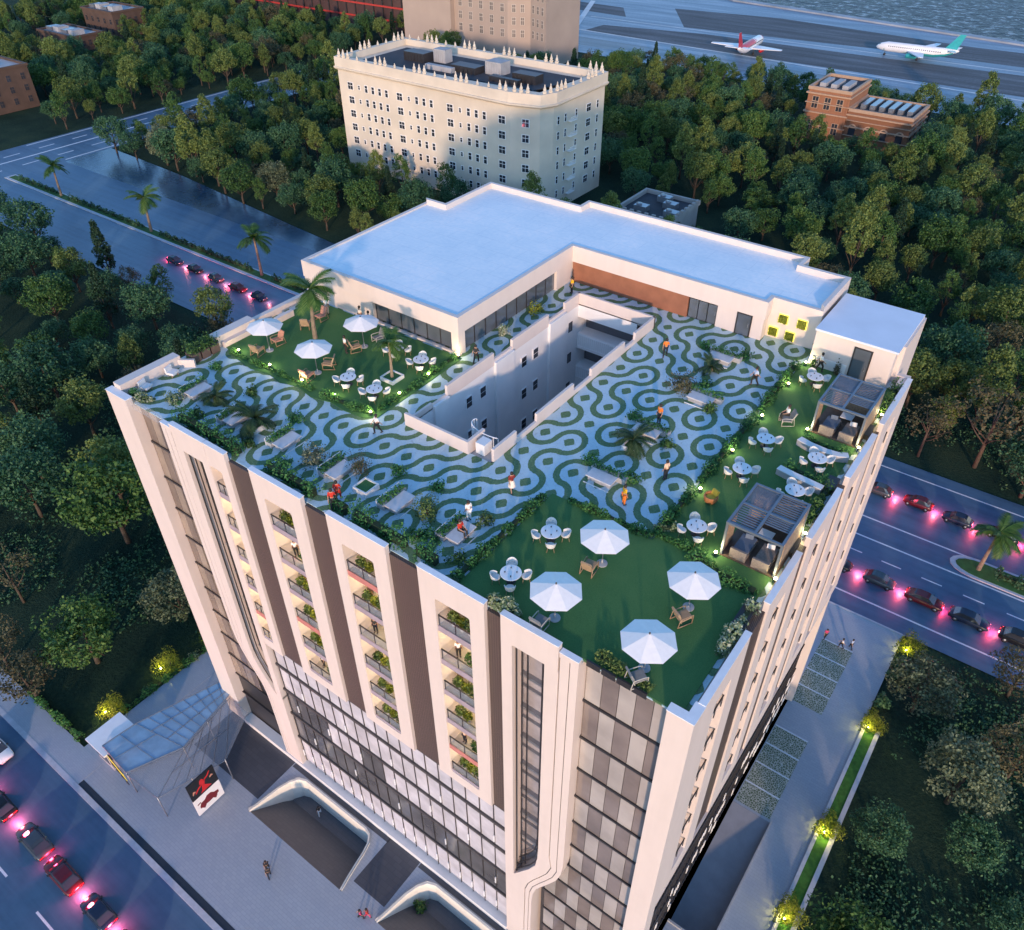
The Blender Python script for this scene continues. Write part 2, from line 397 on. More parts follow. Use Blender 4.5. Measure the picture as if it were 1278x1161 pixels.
sheet("dark_paving", drk, .086, GRANITE)
COURTF = concrete_pave("court_floor", (.105, .105, .115), (.12, .12, .13), 1.5, .5)
RAMPM = MAT("ramp_concrete", (.26, .27, .30), .7, .1, .8, .1, 20)
for x0, x1 in COURTS:
    L, Rr = ccurve(x0, x1); m = MB()
    f = lambda x, y: (x, y, .08-3.1*max(0., min(1., (y+6.55)/4.2)))
    xa, xb = x0-.95, x1+.75
    m.add([f(xa, -6.6), f(xb, -6.6), f(xb, -2.4), f(xa, -2.4), f(xa, -.6), f(xb, -.6)], [(0, 1, 2, 3), (3, 2, 5, 4)])
    o = m.build("sunken_court_floor", COURTF); o['kind'] = 'structure'
    th = tag(bpy.data.objects.new("court_wall", None), "curved cream wall of the sunken entrance court "+("beside the blue glass canopy" if x0 < -30 else "cut by the bottom edge of the photo"), "wall", "walls of the sunken entrance courts")
    COL.objects.link(th); th.location = (x0, -1, 0)
    pts = L+Rr; m = MB(); inn = []
    for i, (x, y) in enumerate(pts):
        a = Vector(pts[max(i-1, 0)]); b = Vector(pts[min(i+1, len(pts)-1)]); t = (b-a).normalized()
        inn.append((x+t.y*.22, y-t.x*.22))
    zb = [f(*q)[2]-.2 for q in inn]
    vs = [(x, y, .32) for x, y in pts]+[(x, y, .32) for x, y in inn]+[(x, y, z) for (x, y), z in zip(inn, zb)]+[(x, y, z) for (x, y), z in zip(pts, zb)]
    n = len(pts); fs = []
    for i in range(n-1):
        for k in range(4): fs.append((k*n+i, k*n+i+1, ((k+1) % 4)*n+i+1, ((k+1) % 4)*n+i))
    m.add(vs, fs); m.build("wall_face", MATS.get("lit_court_plaster") or MAT("lit_court_plaster", (.80, .74, .64), .6, .05), th)  # warm lamp light on the walls is put into the bright plaster colour
    m = MB(); m.tube([(x, y, .40) for x, y in pts], .035, 6); m.build("rail", STEEL, th)
# service ramp and pads on the right-hand side
m = MB(); m.add([(-.6, 9.5, -2.4), (3.4, 9.5, -2.4), (3.4, 23.7, .07), (-.6, 23.7, .07)], [(0, 1, 2, 3)])
o = m.build("service_ramp", RAMPM); o['kind'] = 'structure'
slab("ramp_side", [(3.4, 9.5, 3.55, 23.7)], -2.6, .5, SLAB)
slab("ramp_end", [(-.6, 9.3, 3.4, 9.5)], -2.6, .35, SLAB)
pads = []; sep = []
for y0, k in ((23.9, 4), (38.9, 4)):
    for i in range(k): pads.append((-.5, y0+i*2.72+.1, 3.2, y0+(i+1)*2.72-.08)); sep.append((-.5, y0+(i+1)*2.72-.08, 3.2, y0+(i+1)*2.72+.1))
sheet("paver_pads", pads, .088, PADM); sheet("bay_lines", sep, .09, LINE)
# planting strip along the drive
slab("drive_kerb", [(7.4, -10, 7.75, 40.5), (8.8, -10, 9.25, 40.5)], -.1, .32, MAT("drive_kerb_stone", (.50, .52, .56), .6, .08, 2))
slab("strip_turf", [(7.75, -10, 8.8, 40.5)], -.1, .25, MAT("lit_turf", (.045, .15, .02), .95, .3, 2, .7, 25))
slab("back_kerb", [(-60, 56, 7.6, 56.2)], -.1, .12, KERB)
# left side lane between the hedge and the canopy
slab("side_lane", [(-60.5, -12.6, HX0, 4.0), (-57, 2.2, -51.6, 10)], -.1, .11, SIDEW)
# airfield
RUN = STREAK("runway_tarmac", [(.3, (.09, .11, .14)), (.5, (.15, .18, .22)), (.7, (.25, .30, .36))], (.012, .22, 1), .5)
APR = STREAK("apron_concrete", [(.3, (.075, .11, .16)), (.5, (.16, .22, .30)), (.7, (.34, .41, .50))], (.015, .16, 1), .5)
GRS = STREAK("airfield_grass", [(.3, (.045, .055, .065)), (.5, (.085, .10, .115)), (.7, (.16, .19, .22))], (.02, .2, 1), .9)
sheet("apron", [[(-330, 300), (40, 287), (60, 470), (-400, 560)]], -.07, APR)
sheet("airfield_grass", [[(-215, 333), (-100, 329), (30, 327), (30, 362), (-90, 358), (-165, 358), (-214, 349)],
    [(-180, 366), (-85, 374), (40, 374), (40, 400), (-60, 400), (-150, 412), (-205, 405)],
    [(-300, 345), (-225, 340), (-232, 354), (-300, 358)], [(-250, 375), (-215, 372), (-228, 392), (-262, 394)], [(-300, 380), (-275, 378), (-285, 400), (-320, 402)]], -.05, GRS)
sheet("runway", [[(-350, 312), (40, 299), (40, 313), (-350, 326)]], -.05, RUN)
sheet("taxi_lines", [[(-330, 339.5), (40, 318.0), (40, 319.4), (-330, 341)], [(-230, 362.6), (40, 366), (40, 367.2), (-230, 363.6)], [(-222, 333), (-219, 333), (-250, 400), (-253, 400)]], -.03, MAT("taxi_paint", (.55, .58, .6), .6, .2, .1))
slab("sea_wall", [[(-560, 700), (-187, 446), (-43, 419), (300, 356), (300, 352), (-43, 414), (-189, 441), (-560, 693)]], -.3, .6, MAT("sea_wall_stone", (.30, .33, .37), .7, .2, .1))
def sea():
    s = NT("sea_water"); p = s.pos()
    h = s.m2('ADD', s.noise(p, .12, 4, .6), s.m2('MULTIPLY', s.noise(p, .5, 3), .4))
    s.bsdf(s.ramp(s.noise(p, .22, 5, .75), [(.40, (.008, .014, .026)), (.53, (.022, .035, .055)), (.62, (.34, .39, .44))]), .45, nrm=s.bump(h, 1., 3.0), spec=.18); return s.m  # bright top stop paints wave glints into the water colour
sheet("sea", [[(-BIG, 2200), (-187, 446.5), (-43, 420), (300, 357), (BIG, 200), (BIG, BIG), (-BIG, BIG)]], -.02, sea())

# ================================================================ THE TOWER
B = thing("roof_garden_tower", "pale office tower with a planted roof terrace, brown recessed strips and a central courtyard", "tower", (-25.7, 19, 0))
mass = MB()
# four blocks round the courtyard, terrace slab on top of them
mass.box(-51.2, 1.9, 0, -29.2, 38.9, 43.2); mass.box(-21.3, 1.9, 0, -1.2, 38.9, 43.2)
mass.box(-29.2, 1.9, 0, -21.3, 11.2, 43.2)
for z0, z1 in ((0, 32.9), (34.0, 36.6), (38.55, 40.2), (41.95, 43.2)): mass.box(-29.2, 35.0, z0, -21.3, 38.9, z1)
mass.box(-29.2, 36.7, 30, -21.3, 38.85, 43.1)
mass.box(-22.9, 35.0, 20, -21.3, 36.7, 43.15)
mass.box(-29.2, 11.2, 0, -21.3, 35.0, 18)
mass.build("main_walls", WHITE, B)
m = MB(); m.box(-29.15, 36.5, 33.95, -22.95, 36.68, 43.1); m.build("corridor_shade_panel", MAT("corridor_shade", (.10, .10, .11), .7, .1), B)  # dark panel standing in for the shade deep in the corridor openings
pv = MB()
for r_ in ((-51.0, .55, -29.2, 39.5), (-21.3, .55, -.6, 39.9), (-29.2, .55, -21.3, 11.2), (-29.2, 35.0, -21.3, 39.5)): pv.box(r_[0], r_[1], 43.2, r_[2], r_[3], T)
pv.build("terrace_paving", PAVE, B)
# courtyard: parapets that step up and down bay by bay, pilasters and windows
pp = MB()
for y0, y1, hi in ((11.2, 13.9, 0), (13.9, 15.7, -1), (15.7, 21.8, 1), (21.8, 24.4, 0), (24.4, 29.9, 1), (29.9, 32.6, 0), (32.6, 35.2, 1)):
    pp.box(-29.42, y0, T-.1, -29.2 if hi < 1 else -29.17, y1, 44.4 if hi == 1 else 43.75 if hi == 0 else 43.55)
for y0, y1, hi in ((11.4, 14.15, 1), (14.15, 16.75, 0), (16.75, 21.84, 1), (21.84, 24.46, 0), (24.46, 29.8, 1), (29.8, 31.6, 0), (31.6, 35.2, 1)):
    pp.box(-21.48, y0, T-.1, -21.26, y1, 44.4 if hi else 43.72)
pp.box(-29.42, 10.98, T-.1, -23.3, 11.2, 44.4); pp.box(-29.42, 35.0, T-.1, -21.26, 35.22, 44.4)
pp.box(-23.52, 11.2, T-.1, -23.3, 13.0, 44.4)
pp.build("courtyard_parapet", WALL, B)
pl = MB()
for y0, y1 in ((13.9, 15.7), (21.8, 24.4), (29.9, 32.6)): pl.box(-29.2, y0, 18, -28.95, y1, 43.5)
pl.build("courtyard_pilasters", WHITE, B)
for zc in (41.45, 38.05, 34.65, 31.25):
    for yc in (18.26, 20.12, 26.05, 27.85):
        f = MB(); f.box(-29.2, yc-.42, zc-.55, -29.12, yc+.42, zc+.55); fo = f.build("courtyard_window", WHITEP, B)
        f = MB(); f.box(-29.12, yc-.34, zc-.47, -29.10, yc+.34, zc-.03); f.box(-29.12, yc-.34, zc+.03, -29.10, yc+.34, zc+.47); f.build("pane", GLASSD, fo)
    f = MB(); f.box(-29.2, 33.35, zc-.5, -29.14, 33.95, zc+.5); f.build("courtyard_window", GLASSD, B)
for z0 in (40.2, 36.6):
    f = MB(); f.box(-29.15, 34.92, z0-1.35, -22.9, 34.98, z0-1.25); f.box(-29.15, 34.92, z0-.15, -22.9, 34.98, z0-.05)
    x = -29.1
    while x < -22.9: f.box(x, 34.93, z0-1.3, x+.05, 34.97, z0-.1); x += .22
    f.build("corridor_railing", WHITEP, B)
st = MB()
st.box(-23.2, 11.25, T-.25, -21.5, 12.6, T-.05); st.box(-24.6, 11.7, T-.6, -23.3, 13.4, T-.4)
st.build("stair_landing", SLAB, B)
st = MB()
for i in range(12):
    a = R(200-i*13); c = (-23.0+1.9*math.cos(a), 14.2-.9*math.sin(a)-.6)
    st.box(c[0]-.025, c[1]-.025, T-.3, c[0]+.025, c[1]+.025, T+.85)
st.tube([(-23.0+1.9*math.cos(R(200-i*13)), 13.6-.9*math.sin(R(200-i*13)), T+.88) for i in range(12)], .04, 6)
st.build("stair_railing", WHITEP, B)
st = MB(); st.box(-23.0, 11.5, T, -22.2, 12.4, T+.95); st.build("stair_pier", WHITE, B)

# ---- facade kit: P maps (u along the wall, w into the wall, z) to the world
PF = lambda u, w_, z: (u, w_, z)             # front wall, seen from -y
PR = lambda u, w_, z: (-w_, u, z)            # right-hand wall, seen from +x
def fbox(m, P, u0, u1, w0, w1, z0, z1):
    u0, u1 = min(u0, u1), max(u0, u1); w0, w1 = min(w0, w1), max(w0, w1)
    vs = [P(u, q, z) for z in (z0, z1) for u, q in ((u0, w0), (u1, w0), (u1, w1), (u0, w1))]
    return m.add(vs, [(0,3,2,1),(4,5,6,7),(0,1,5,4),(1,2,6,5),(2,3,7,6),(3,0,4,7)])
BG = MAT("balcony_glass", (.55, .60, .66), .08, 0, spec=.8, alpha=.13)
BALF = MAT("balcony_floor", (.52, .47, .40), .6, .1)
DOORG = MAT("balcony_door_glass", (.20, .16, .11), .12, .3, 1., spec=.8)
FLOORS = [22.2, 25.6, 29.0, 32.4, 35.8, 39.2]
LAMPS = []
FASC = [MAT("mauve_fascia", (.36, .30, .34), .55, .1), MAT("salmon_fascia", (.52, .20, .17), .55, .1)]
def panel(P, u0, u1, h0, h1, zb=21.0, zt=44.0, name="facade_panel", lit=True, base_w=0., bal=True, htop=41.9, hbot=22.1):
    m = MB()
    fbox(m, P, u0, h0, base_w, 1.9, zb, 43.18); fbox(m, P, h1, u1, base_w, 1.9, zb, 43.18)
    fbox(m, P, u0, u1, base_w, .34, 43.18, zt)
    fbox(m, P, h0, h1, base_w, 1.9, htop, 43.18); fbox(m, P, h0, h1, base_w, 1.9, zb, hbot)
    c = .11                                      # chamfered corners of the opening
    for ua, ub in ((h0, h0+c), (h1, h1-c)):
        for za, zb_ in ((htop, htop-c), (hbot, hbot+c)):
            vs = [P(ua, base_w+.002, za), P(ub, base_w+.002, za), P(ua, base_w+.002, zb_), P(ua, .9, za), P(ub, .9, za), P(ua, .9, zb_)]
            m.add(vs, [(0, 1, 2), (3, 5, 4), (0, 3, 4, 1), (1, 4, 5, 2), (2, 5, 3, 0)])
    o = m.build(name, WALL, B)
    m = MB(); fbox(m, P, u0-.02, u1+.02, base_w-.03, .38, zt, zt+.06); m.build("coping", CAP, o)
    m = MB(); fbox(m, P, h0, h1, 1.72, 1.88, hbot, htop); m.build("balcony_back_wall", CREAM if lit else BROWN, o)
    if not bal: return o
    for k, z in enumerate(FLOORS):
        m = MB(); fbox(m, P, h0, h1, base_w+(.12 if lit else .3), 1.72, z-(.30 if lit else .16), z); b_ = m.build("balcony", BALF, B)
        if lit:
            m = MB(); fbox(m, P, h0+.003, h1-.003, base_w+.07, base_w+.118, z-.42, z+.12); m.build("fascia", FASC[1 if (k*5+int(-u0)) % 7 == 2 else 0], b_)
        m = MB(); fbox(m, P, h0+.02, h1-.02, base_w+.16, base_w+.19, z+.05, z+.98); b2 = m.build("balustrade_glass", BG, b_)
        m = MB(); fbox(m, P, h0, h1, base_w+.13, base_w+.21, z+.98, z+1.06)
        for q in (h0+.03, (h0+h1)/2, h1-.09): fbox(m, P, q, q+.05, base_w+.14, base_w+.2, z, z+.98)
        m.build("railing", DARK, b_)
        m = MB(); a = h0+.35 if k % 2 else h1-1.35
        fbox(m, P, a, a+1.0, 1.66, 1.719, z, z+2.15); m.build("balcony_door", DOORG, b_)
        if lit: LAMPS.append(P((h0+h1)/2, 1.2, z+2.72))
    return o
panel(PF, -34.1, -28.8, -33.0, -30.2); panel(PF, -26.4, -21.1, -25.3, -22.4); panel(PF, -18.45, -13.3, -17.2, -14.45)
panel(PF, -39.19, -36.8, -39.1, -37.75, name="slim_facade_panel", base_w=.02)
for u0, u1, h0, h1 in ((1.3, 7.1, 3.2, 5.3), (9.7, 14.75, 11.3, 13.3), (16.3, 22.1, 18.2, 20.3), (23.6, 29.6, 25.6, 27.7), (31.2, 38.7, 34, 36.2)):
    panel(PR, u0, u1, h0, h1, zb=20.2, lit=False)
bs = MB()
for a, b in ((-36.8, -34.1), (-28.8, -26.4), (-21.1, -18.45), (-13.3, -12.1)): fbox(bs, PF, a, b, .28, 1.9, 21.0, 43.25)
bs.build("brown_front_strips", BROWN, B)
bs = MB()
for a, b in ((7.1, 9.7), (14.75, 16.3), (22.1, 23.6), (29.6, 31.2)): fbox(bs, PR, a, b, .14, 1.25, 20.2, 43.25)
bs.build("brown_side_strips", BROWN, B)
# roof edge channel and planter troughs behind the panels
m = MB(); fbox(m, PF, -44.4, -6.8, 1.0, 1.9, 42.6, 43.22); m.build("roof_edge_slab", SLAB, B)
# ---- end bays with the S-shaped pale frame round a tall glazed slot (right one, and its mirror on the left)
def S_curve(mirror):
    k = (lambda u: -51.3-u) if mirror else (lambda u: u)
    out = [(-6.8, 43.18), (-6.8, 30), (-6.8, 19.6), (-6.95, 18.0), (-7.3, 16.6), (-7.9, 15.2), (-8.5, 13.9), (-9.1, 12.6), (-9.4, 11.2), (-9.5, 9.5), (-9.55, 5), (-9.55, 0.1)]
    groove = [(u-1.25+(.0 if z > 18 else .35 if z > 13 else .55 if z < 11 else .45), z) for u, z in out]
    hole_r = [(-9.0, 41.8), (-9.0, 30), (-9.0, 18.9), (-9.05, 17.6), (-9.3, 16.4), (-9.8, 15.2), (-10.4, 14.1), (-11.3, 12.4)]
    hole_l = [(-11.3, z) for u, z in hole_r]
    L0 = [(-12.1, z) for u, z in out]
    mp = lambda l: [(k(u), z) for u, z in l]
    # frame: left jamb, top, right leg between slot and groove, then the foot
    m = MB()
    fbox(m, PF, k(-12.1), k(-11.3), 0, 1.9, 12.4, 43.18)
    fbox(m, PF, k(-11.3), k(-8.1), 0, 1.9, 41.8, 43.18); fbox(m, PF, k(-12.1), k(-8.1), 0, .34, 43.18, 44.0)
    gr = [(u, z) for u, z in groove]
    ih = [(-9.0, 41.8), (-9.0, 30), (-9.0, 19.6), (-9.05, 18.0), (-9.22, 16.6), (-9.8, 15.2), (-10.5, 13.9), (-11.2, 12.6)]
    m.ribbon(mp(ih), mp([(u, min(z, 41.8)) for u, z in gr[:8]]), 0, 1.9, PF)
    m.ribbon(mp([(-12.1, 12.6), (-12.1, 11.2), (-12.1, 9.5), (-12.1, 5), (-12.1, .1)]), mp(gr[7:]), 0.004, 1.9, PF)
    o = m.build("curved_facade_frame", WALL, B)
    m = MB(); m.ribbon(mp([(u, z) for u, z in groove]), mp([(u+.07, z) for u, z in groove]), .1, 1.8, PF); m.build("shadow_groove", DARK, o)
    mid = [((a[0]+b[0])/2+.05, a[1]) for a, b in zip(groove, out)]
    m = MB(); m.ribbon(mp([(u+.07, z) for u, z in groove]), mp(mid), .02, 1.8, PF)
    m.ribbon(mp([(u+.06, z) for u, z in mid]), mp(out), .02, 1.8, PF); fbox(m, PF, k(-8.05), k(-6.8), .02, .34, 43.18, 43.6); m.build("curved_flange", WALL, o)
    m = MB(); m.ribbon(mp(mid), mp([(u+.06, z) for u, z in mid]), .07, 1.8, PF); m.build("shadow_groove", DARK, o)
    m = MB(); fbox(m, PF, k(-12.12), k(-8.1), -.03, .38, 44.0, 44.06); fbox(m, PF, k(-8.05), k(-6.78), -.01, .38, 43.6, 43.66); m.build("coping", CAP, o)
    # slot glazing, floor bands and nested dark bars
    m = MB(); m.ribbon(mp(hole_l), mp(hole_r), 1.2, 1.26, PF); g = m.build("slot_glazing", SLOT, B)
    for z in [41.8-3.4*i for i in range(8)]:
        m = MB(); fbox(m, PF, k(-11.3), k(-9.1), 1.0, 1.19, z-1.6, z-1.5); m.build("transom", STEEL, g)
        m = MB(); fbox(m, PF, k(-11.3), k(-9.1), .9, 1.19, z-.45, z-.2); m.build("floor_band", STEEL, g)
    for j, off in enumerate((.12, .36, .60)):
        m = MB()
        inner = [(u-off, z+off*.8) for u, z in hole_r]
        lft = [(-11.3+off*1.0, z) for u, z in inner]
        inner[0] = (inner[0][0], 41.8-off); lft[0] = (lft[0][0], 41.8-off)
        m.ribbon(mp([(u-.035, z) for u, z in inner]), mp([(u+.035, z) for u, z in inner]), .25+.25*j, .33+.25*j, PF)
        if j < 2 or 1: m.ribbon(mp([(u-.035, z) for u, z in lft]), mp([(u+.035, z) for u, z in lft]), .25+.25*j, .33+.25*j, PF)
        m.build("slot_fin", DARK, g)
SLOT = MAT("slot_glass", (.34, .31, .32), .12, .35, .35, spec=.8)
S_curve(False); S_curve(True)
# ---- checker of tinted glass panels between the curved frame and the corner pier
PANES = [MAT("tinted_glass_light", (.38, .345, .32), .07, .2, .3, spec=.7), MAT("tinted_glass_dark", (.20, .165, .15), .06, .25, .3, spec=.8)]
LPANE = [MAT("bronze_glass_light", (.27, .215, .17), .08, .3, .3, spec=.7), MAT("bronze_glass_dark", (.15, .115, .095), .08, .3, .3, spec=.8)]
ROWS = [43.0, 39.2, 35.4, 31.8, 28.4, 24.95, 21.5, 18.2, 14.8, 11.4, 8.0, 4.6, 1.0]
for sgn, nm in ((0, "glass_panel"), (1, "tinted_panel")):
    k = (lambda u: -51.3-u) if sgn else (lambda u: u)
    for i in range(len(ROWS)-1):
        zt, zb = ROWS[i], ROWS[i+1]
        cols = 5 if zt > 18.5 else 7
        for j in range(cols):
            a = -6.75+(4-j)*1.055 if j < 5 else -6.75-(j-4)*1.05; b = a+1.055
            if sgn and (j > 4 or i > 9): continue
            m = MB(); fbox(m, PF, k(a+.02), k(b-.02), .9, .95, zb+.2, zt-.02); m.build(nm, PANES[(i+j) % 2] if not sgn else LPANE[(i+j) % 2], B)
    m = MB(); lo = -8.9 if not sgn else -8.9
    for z in ROWS[1:-1]: fbox(m, PF, k(-6.8 if z > 18.5 else lo), k(-1.5), .8, 1.0, z, z+.2)
    fbox(m, PF, k(-9.2), k(-1.5), 1.0, 1.9, 0, 43.1)
    m.build("spandrel_bands", DARK, B)
m = MB(); m.box(-1.5, 0, 0, .02, 1.3, 43.2); m.box(-1.5, 0, 43.2, .02, .5, 43.95); m.box(-.5, .5, 43.2, .02, 1.3, 43.95); o = m.build("corner_pier", WALL, B)
m = MB(); m.box(-1.53, -.03, 43.95, .05, .53, 44.02); m.box(-.53, .53, 43.95, .05, 1.33, 44.02); m.build("coping", CAP, o)
m = MB(); m.box(-51.5, -.02, 0, -48.8, 1.9, 43.15); m.box(-51.5, -.02, 43.15, -48.8, .5, 43.8); m.box(-51.5, 1.9, 0, -51.2, 39, 43.3); o = m.build("left_pier", WALL, B)
m = MB(); m.box(-51.53, -.05, 43.8, -48.77, .6, 43.87); m.build("coping", CAP, o)
m = MB()
for i in range(5): m.box(-48.7+i*.85, .3, 42.9, -48.7+i*.85+.78, .36, 44.0)
m.build("glass_balustrade", BG, B)
m = MB()
for i in range(4): m.box(-6.6+i*.95, .5, 43.05, -6.6+i*.95+.86, .62, 43.5)
m.build("roof_edge_trough", DARK, B)
# white zigzag reveal line low on the left bay
# ---- podium: glazed storeys with dark floor bands, slim mullions and small white fittings
PG = [MAT("podium_glass_pale", (.58, .56, .60), .1, .2, .5, spec=.6), MAT("podium_glass_grey", (.12, .12, .13), .12, .3, .4, spec=.7)]
PODZ = [20.65, 17.55, 13.65, 9.7, 5.5, 1.05]
nc = 19; du = (39.0-12.15)/nc
for r_ in range(5):
    for j in range(nc):
        a = -39.0+j*du
        mm = PG[1] if r_ == 3 or (r_ == 2 and (j < 4 or 7 <= j < 9)) else PG[0]  # shaded panes get the grey glass; sunlight is mixed into the pale one
        m = MB(); fbox(m, PF, a+.03, a+du-.03, .55, .6, PODZ[r_+1]+.25, PODZ[r_]-.05); m.build("podium_window", mm, B)
m = MB()
for z in PODZ[:-1]: fbox(m, PF, -39.6, -12.1, .38, 1.2, z-.06, z+.25)
m.build("podium_floor_bands", MAT("dark_band", (.07, .062, .06), .5, .1), B)
m = MB()
for j in range(nc+1): fbox(m, PF, -39.0+j*du-.03, -39.0+j*du+.03, .47, .56, 1.05, 20.6)
m.build("podium_mullions", DARK, B)
m = MB()
for j in range(nc):
    for z, q in ((2.2, 1), (6.9, 3), (11.2, 2), (14.4, 3)):
        if (j*7+int(z)) % (q+1) == 0 or z == 2.2: fbox(m, PF, -39.0+j*du-.05, -39.0+j*du+-.0+.05, .38, .47, z, z+1.0)
m.build("podium_fittings", WHITEP, B)
m = MB(); fbox(m, PF, -39.6, -12.1, .9, 1.9, 0, 21.0); m.build("podium_backing", MAT("podium_inside", (.12, .11, .10), .8, .2), B)
m = MB(); m.box(-48.7, -.12, 0, -12.1, .9, .8); m.build("plinth", WHITE, B)
# side podium
m = MB()
for z in PODZ: fbox(m, PR, 1.3, 38.8, .9, 1.25, z-.1, z+.3)
m.build("side_floor_bands", DARK, B)
m = MB(); fbox(m, PR, 1.3, 38.8, 1.05, 1.2, 0, 20.2); m.build("side_glazing", MAT("side_glass", (.13, .15, .19), .15, .2, .4), B)
m = MB(); rr = random.Random(3)
for i in range(62):
    u = 1.8+i*.6
    for z in (1.2, 3.4, 5.6):
        if rr.random() < .36:
            for e in (0, .22): fbox(m, PR, u+e, u+e+.07, .84, .9, z, z+1.1)
m.build("side_fittings", WHITEP, B)
m = MB(); fbox(m, PR, 1.3, 38.8, -.02, 1.05, 20.0, 20.2); m.build("side_ledge", WALL, B)
m = MB()
for i in range(62): fbox(m, PR, 1.8+i*.6+.35, 1.8+i*.6+.39, .94, 1.04, 0, 20)
m.build("side_mullions", DARK, B)
# side parapet copings and planter trough behind
m = MB(); m.box(-1.3, 7.1, 43.2, -.55, 9.7, 43.75); m.box(-1.3, 14.75, 43.2, -.55, 16.3, 43.7); m.box(-1.3, 22.1, 43.2, -.55, 23.6, 43.7); m.box(-1.3, 29.6, 43.2, -.55, 31.2, 43.7)
m.build("side_troughs", DARK, B)
# left roof edge walls
m = MB(); m.box(-51.2, .62, T-.1, -50.3, 6.2, 44.3); m.prism([(-50.3, 5.9), (-49.2, 6.7), (-49.35, 6.9), (-50.45, 6.1)], T, 44.0)
m.build("left_edge_wall", WALL, B); m = MB(); m.box(-51.2, 9.85, T-.1, -50.2, 14.0, 44.3); m.box(-50.2, 10.2, T, -49.7, 14.6, 43.8); m.box(-49.6, 15.6, T, -49.2, 17.6, 43.9); m.box(-51.2, 14.0, T-.1, -50.7, 21, 43.9)
m.build("left_edge_wall", WALL, B)
# lawns
LF = [(-50.1, 10.4), (-47.5, 9.6), (-45.3, 9.25), (-43.4, 9.6), (-41.7, 9.35), (-39.9, 9.7), (-38, 9.3), (-36.2, 9.75), (-34.6, 9.55), (-32.6, 9.75), (-31.75, 10.4), (-31.8, 15.8), (-31.95, 20.9), (-50.1, 20.9)]
m = MB(); m.prism(LF, T-.05, T+.05); m.build("lawn", TURF, B); m = MB(); m.prism([(-15.95, .6), (-.9, .6), (-.9, 11.0), (-15.95, 11.0)], T-.05, T+.05); m.build("lawn", TURF, B); m = MB()
m.prism([(-8.3, 11.0), (-.9, 11.0), (-.9, 37.3), (-8.3, 37.3)], T-.05, T+.05)
m.build("lawn", TURF, B)
# ---- penthouse: L-shaped upper storey with a white roof tinted by sky light
PH = 47.03
OUT = [(-51.2, 21.0), (-32.3, 21.0), (-32.3, 38.5), (-12.6, 38.5), (-12.6, 39.7), (-8.3, 39.7), (-8.3, 46.4), (-12.7, 46.4), (-12.7, 48.3), (-36.7, 48.3), (-36.7, 46.6), (-48.5, 46.6), (-48.5, 38.8), (-51.2, 38.8)]
def inset(pts, d):
    res = []
    for i, p in enumerate(pts):
        a = Vector(pts[i-1]); b = Vector(p); c = Vector(pts[(i+1) % len(pts)])
        e1 = (b-a).normalized(); e2 = (c-b).normalized(); n1 = Vector((-e1.y, e1.x)); n2 = Vector((-e2.y, e2.x))
        res.append(tuple(b+(n1+n2)*d))
    return res
INN = inset(OUT, .38)
m = MB(); n = len(OUT)
vs = [(x, y, 45.42) for x, y in OUT]+[(x, y, PH) for x, y in OUT]+[(x, y, PH) for x, y in INN]+[(x, y, 46.8) for x, y in INN]+[(x, y, 45.42) for x, y in INN]
fs = []
for i in range(n):
    j = (i+1) % n
    for k in range(4): fs.append((k*n+i, k*n+j, (k+1)*n+j, (k+1)*n+i))
    fs.append((4*n+i, 4*n+j, j, i))
m.add(vs, fs); m.build("penthouse_fascia", WALL, B)
m = MB()
bk = OUT[5:]; bi = INN[5:]
for i in range(len(bk)-1): m.prism([bk[i], bk[i+1], bi[i+1], bi[i]], PH+.002, PH+.42)
m.build("penthouse_back_upstand", WALL, B)
def roofm():
    s = NT("sky_tinted_roof_coating"); p = s.pos()
    c = s.ramp(s.m2('ADD', s.m2('MULTIPLY', s.noise(p, .16, 4, .6), .65), s.m2('MULTIPLY', s.noise(p, 2.5, 3), .35)), [(.3, (.60, .72, .80)), (.5, (.72, .80, .85)), (.68, (.88, .88, .89))])  # blue of the sky light is mixed into the white coating
    br = s.n("ShaderNodeTexBrick"); s.put(br.inputs['Vector'], p); br.inputs['Scale'].default_value = .12; br.inputs['Mortar Size'].default_value = .004
    c = s.mix(s.m2('MULTIPLY', br.outputs['Fac'], .22), c, (.35, .45, .55))
    s.bsdf(c, .55, nrm=s.bump(s.noise(p, 8, 3), .15, .02)); return s.m
ROOFM = roofm()
m = MB(); m.prism(INN, 46.4, 46.88); m.build("penthouse_roof", ROOFM, B)
# walls under the fascia (set in a little)
m = MB()
m.box(-51.2, 21.12, T, -42.4, 38.5, 45.5); m.box(-33.2, 21.12, T, -32.42, 22.0, 45.5); m.box(-42.4, 21.9, T, -33.2, 38.6, 45.5)
m.box(-33.2, 36.0, T, -32.42, 38.7, 45.5); m.box(-33.2, 22, T, -32.85, 36, 45.5)
m.box(-42.4, 21.05, T+.05, -32.3, 21.3, T+.22)
m.box(-17.0, 38.6, T, -12.7, 39.6, 45.5); m.box(-12.72, 39.78, 0, -8.4, 46.2, 45.5); m.box(-48, 38.8, 0, -12.72, 46.3, 45.45); m.box(-36, 46, 0, -13, 48.2, 45.45)
m.box(-19.9, 38.9, T, -16.9, 39.6, 45.5)
m.build("penthouse_walls", WALL, B)
m = MB(); m.box(-32.3, 38.62, T, -19.85, 39.4, 45.5); m.build("brown_feature_wall", MAT("terracotta_cladding", (.30, .12, .065), .6, .15, .8, .1, 15), B)
GL = MAT("penthouse_glass", (.10, .115, .135), .06, .25, .25, spec=.9)
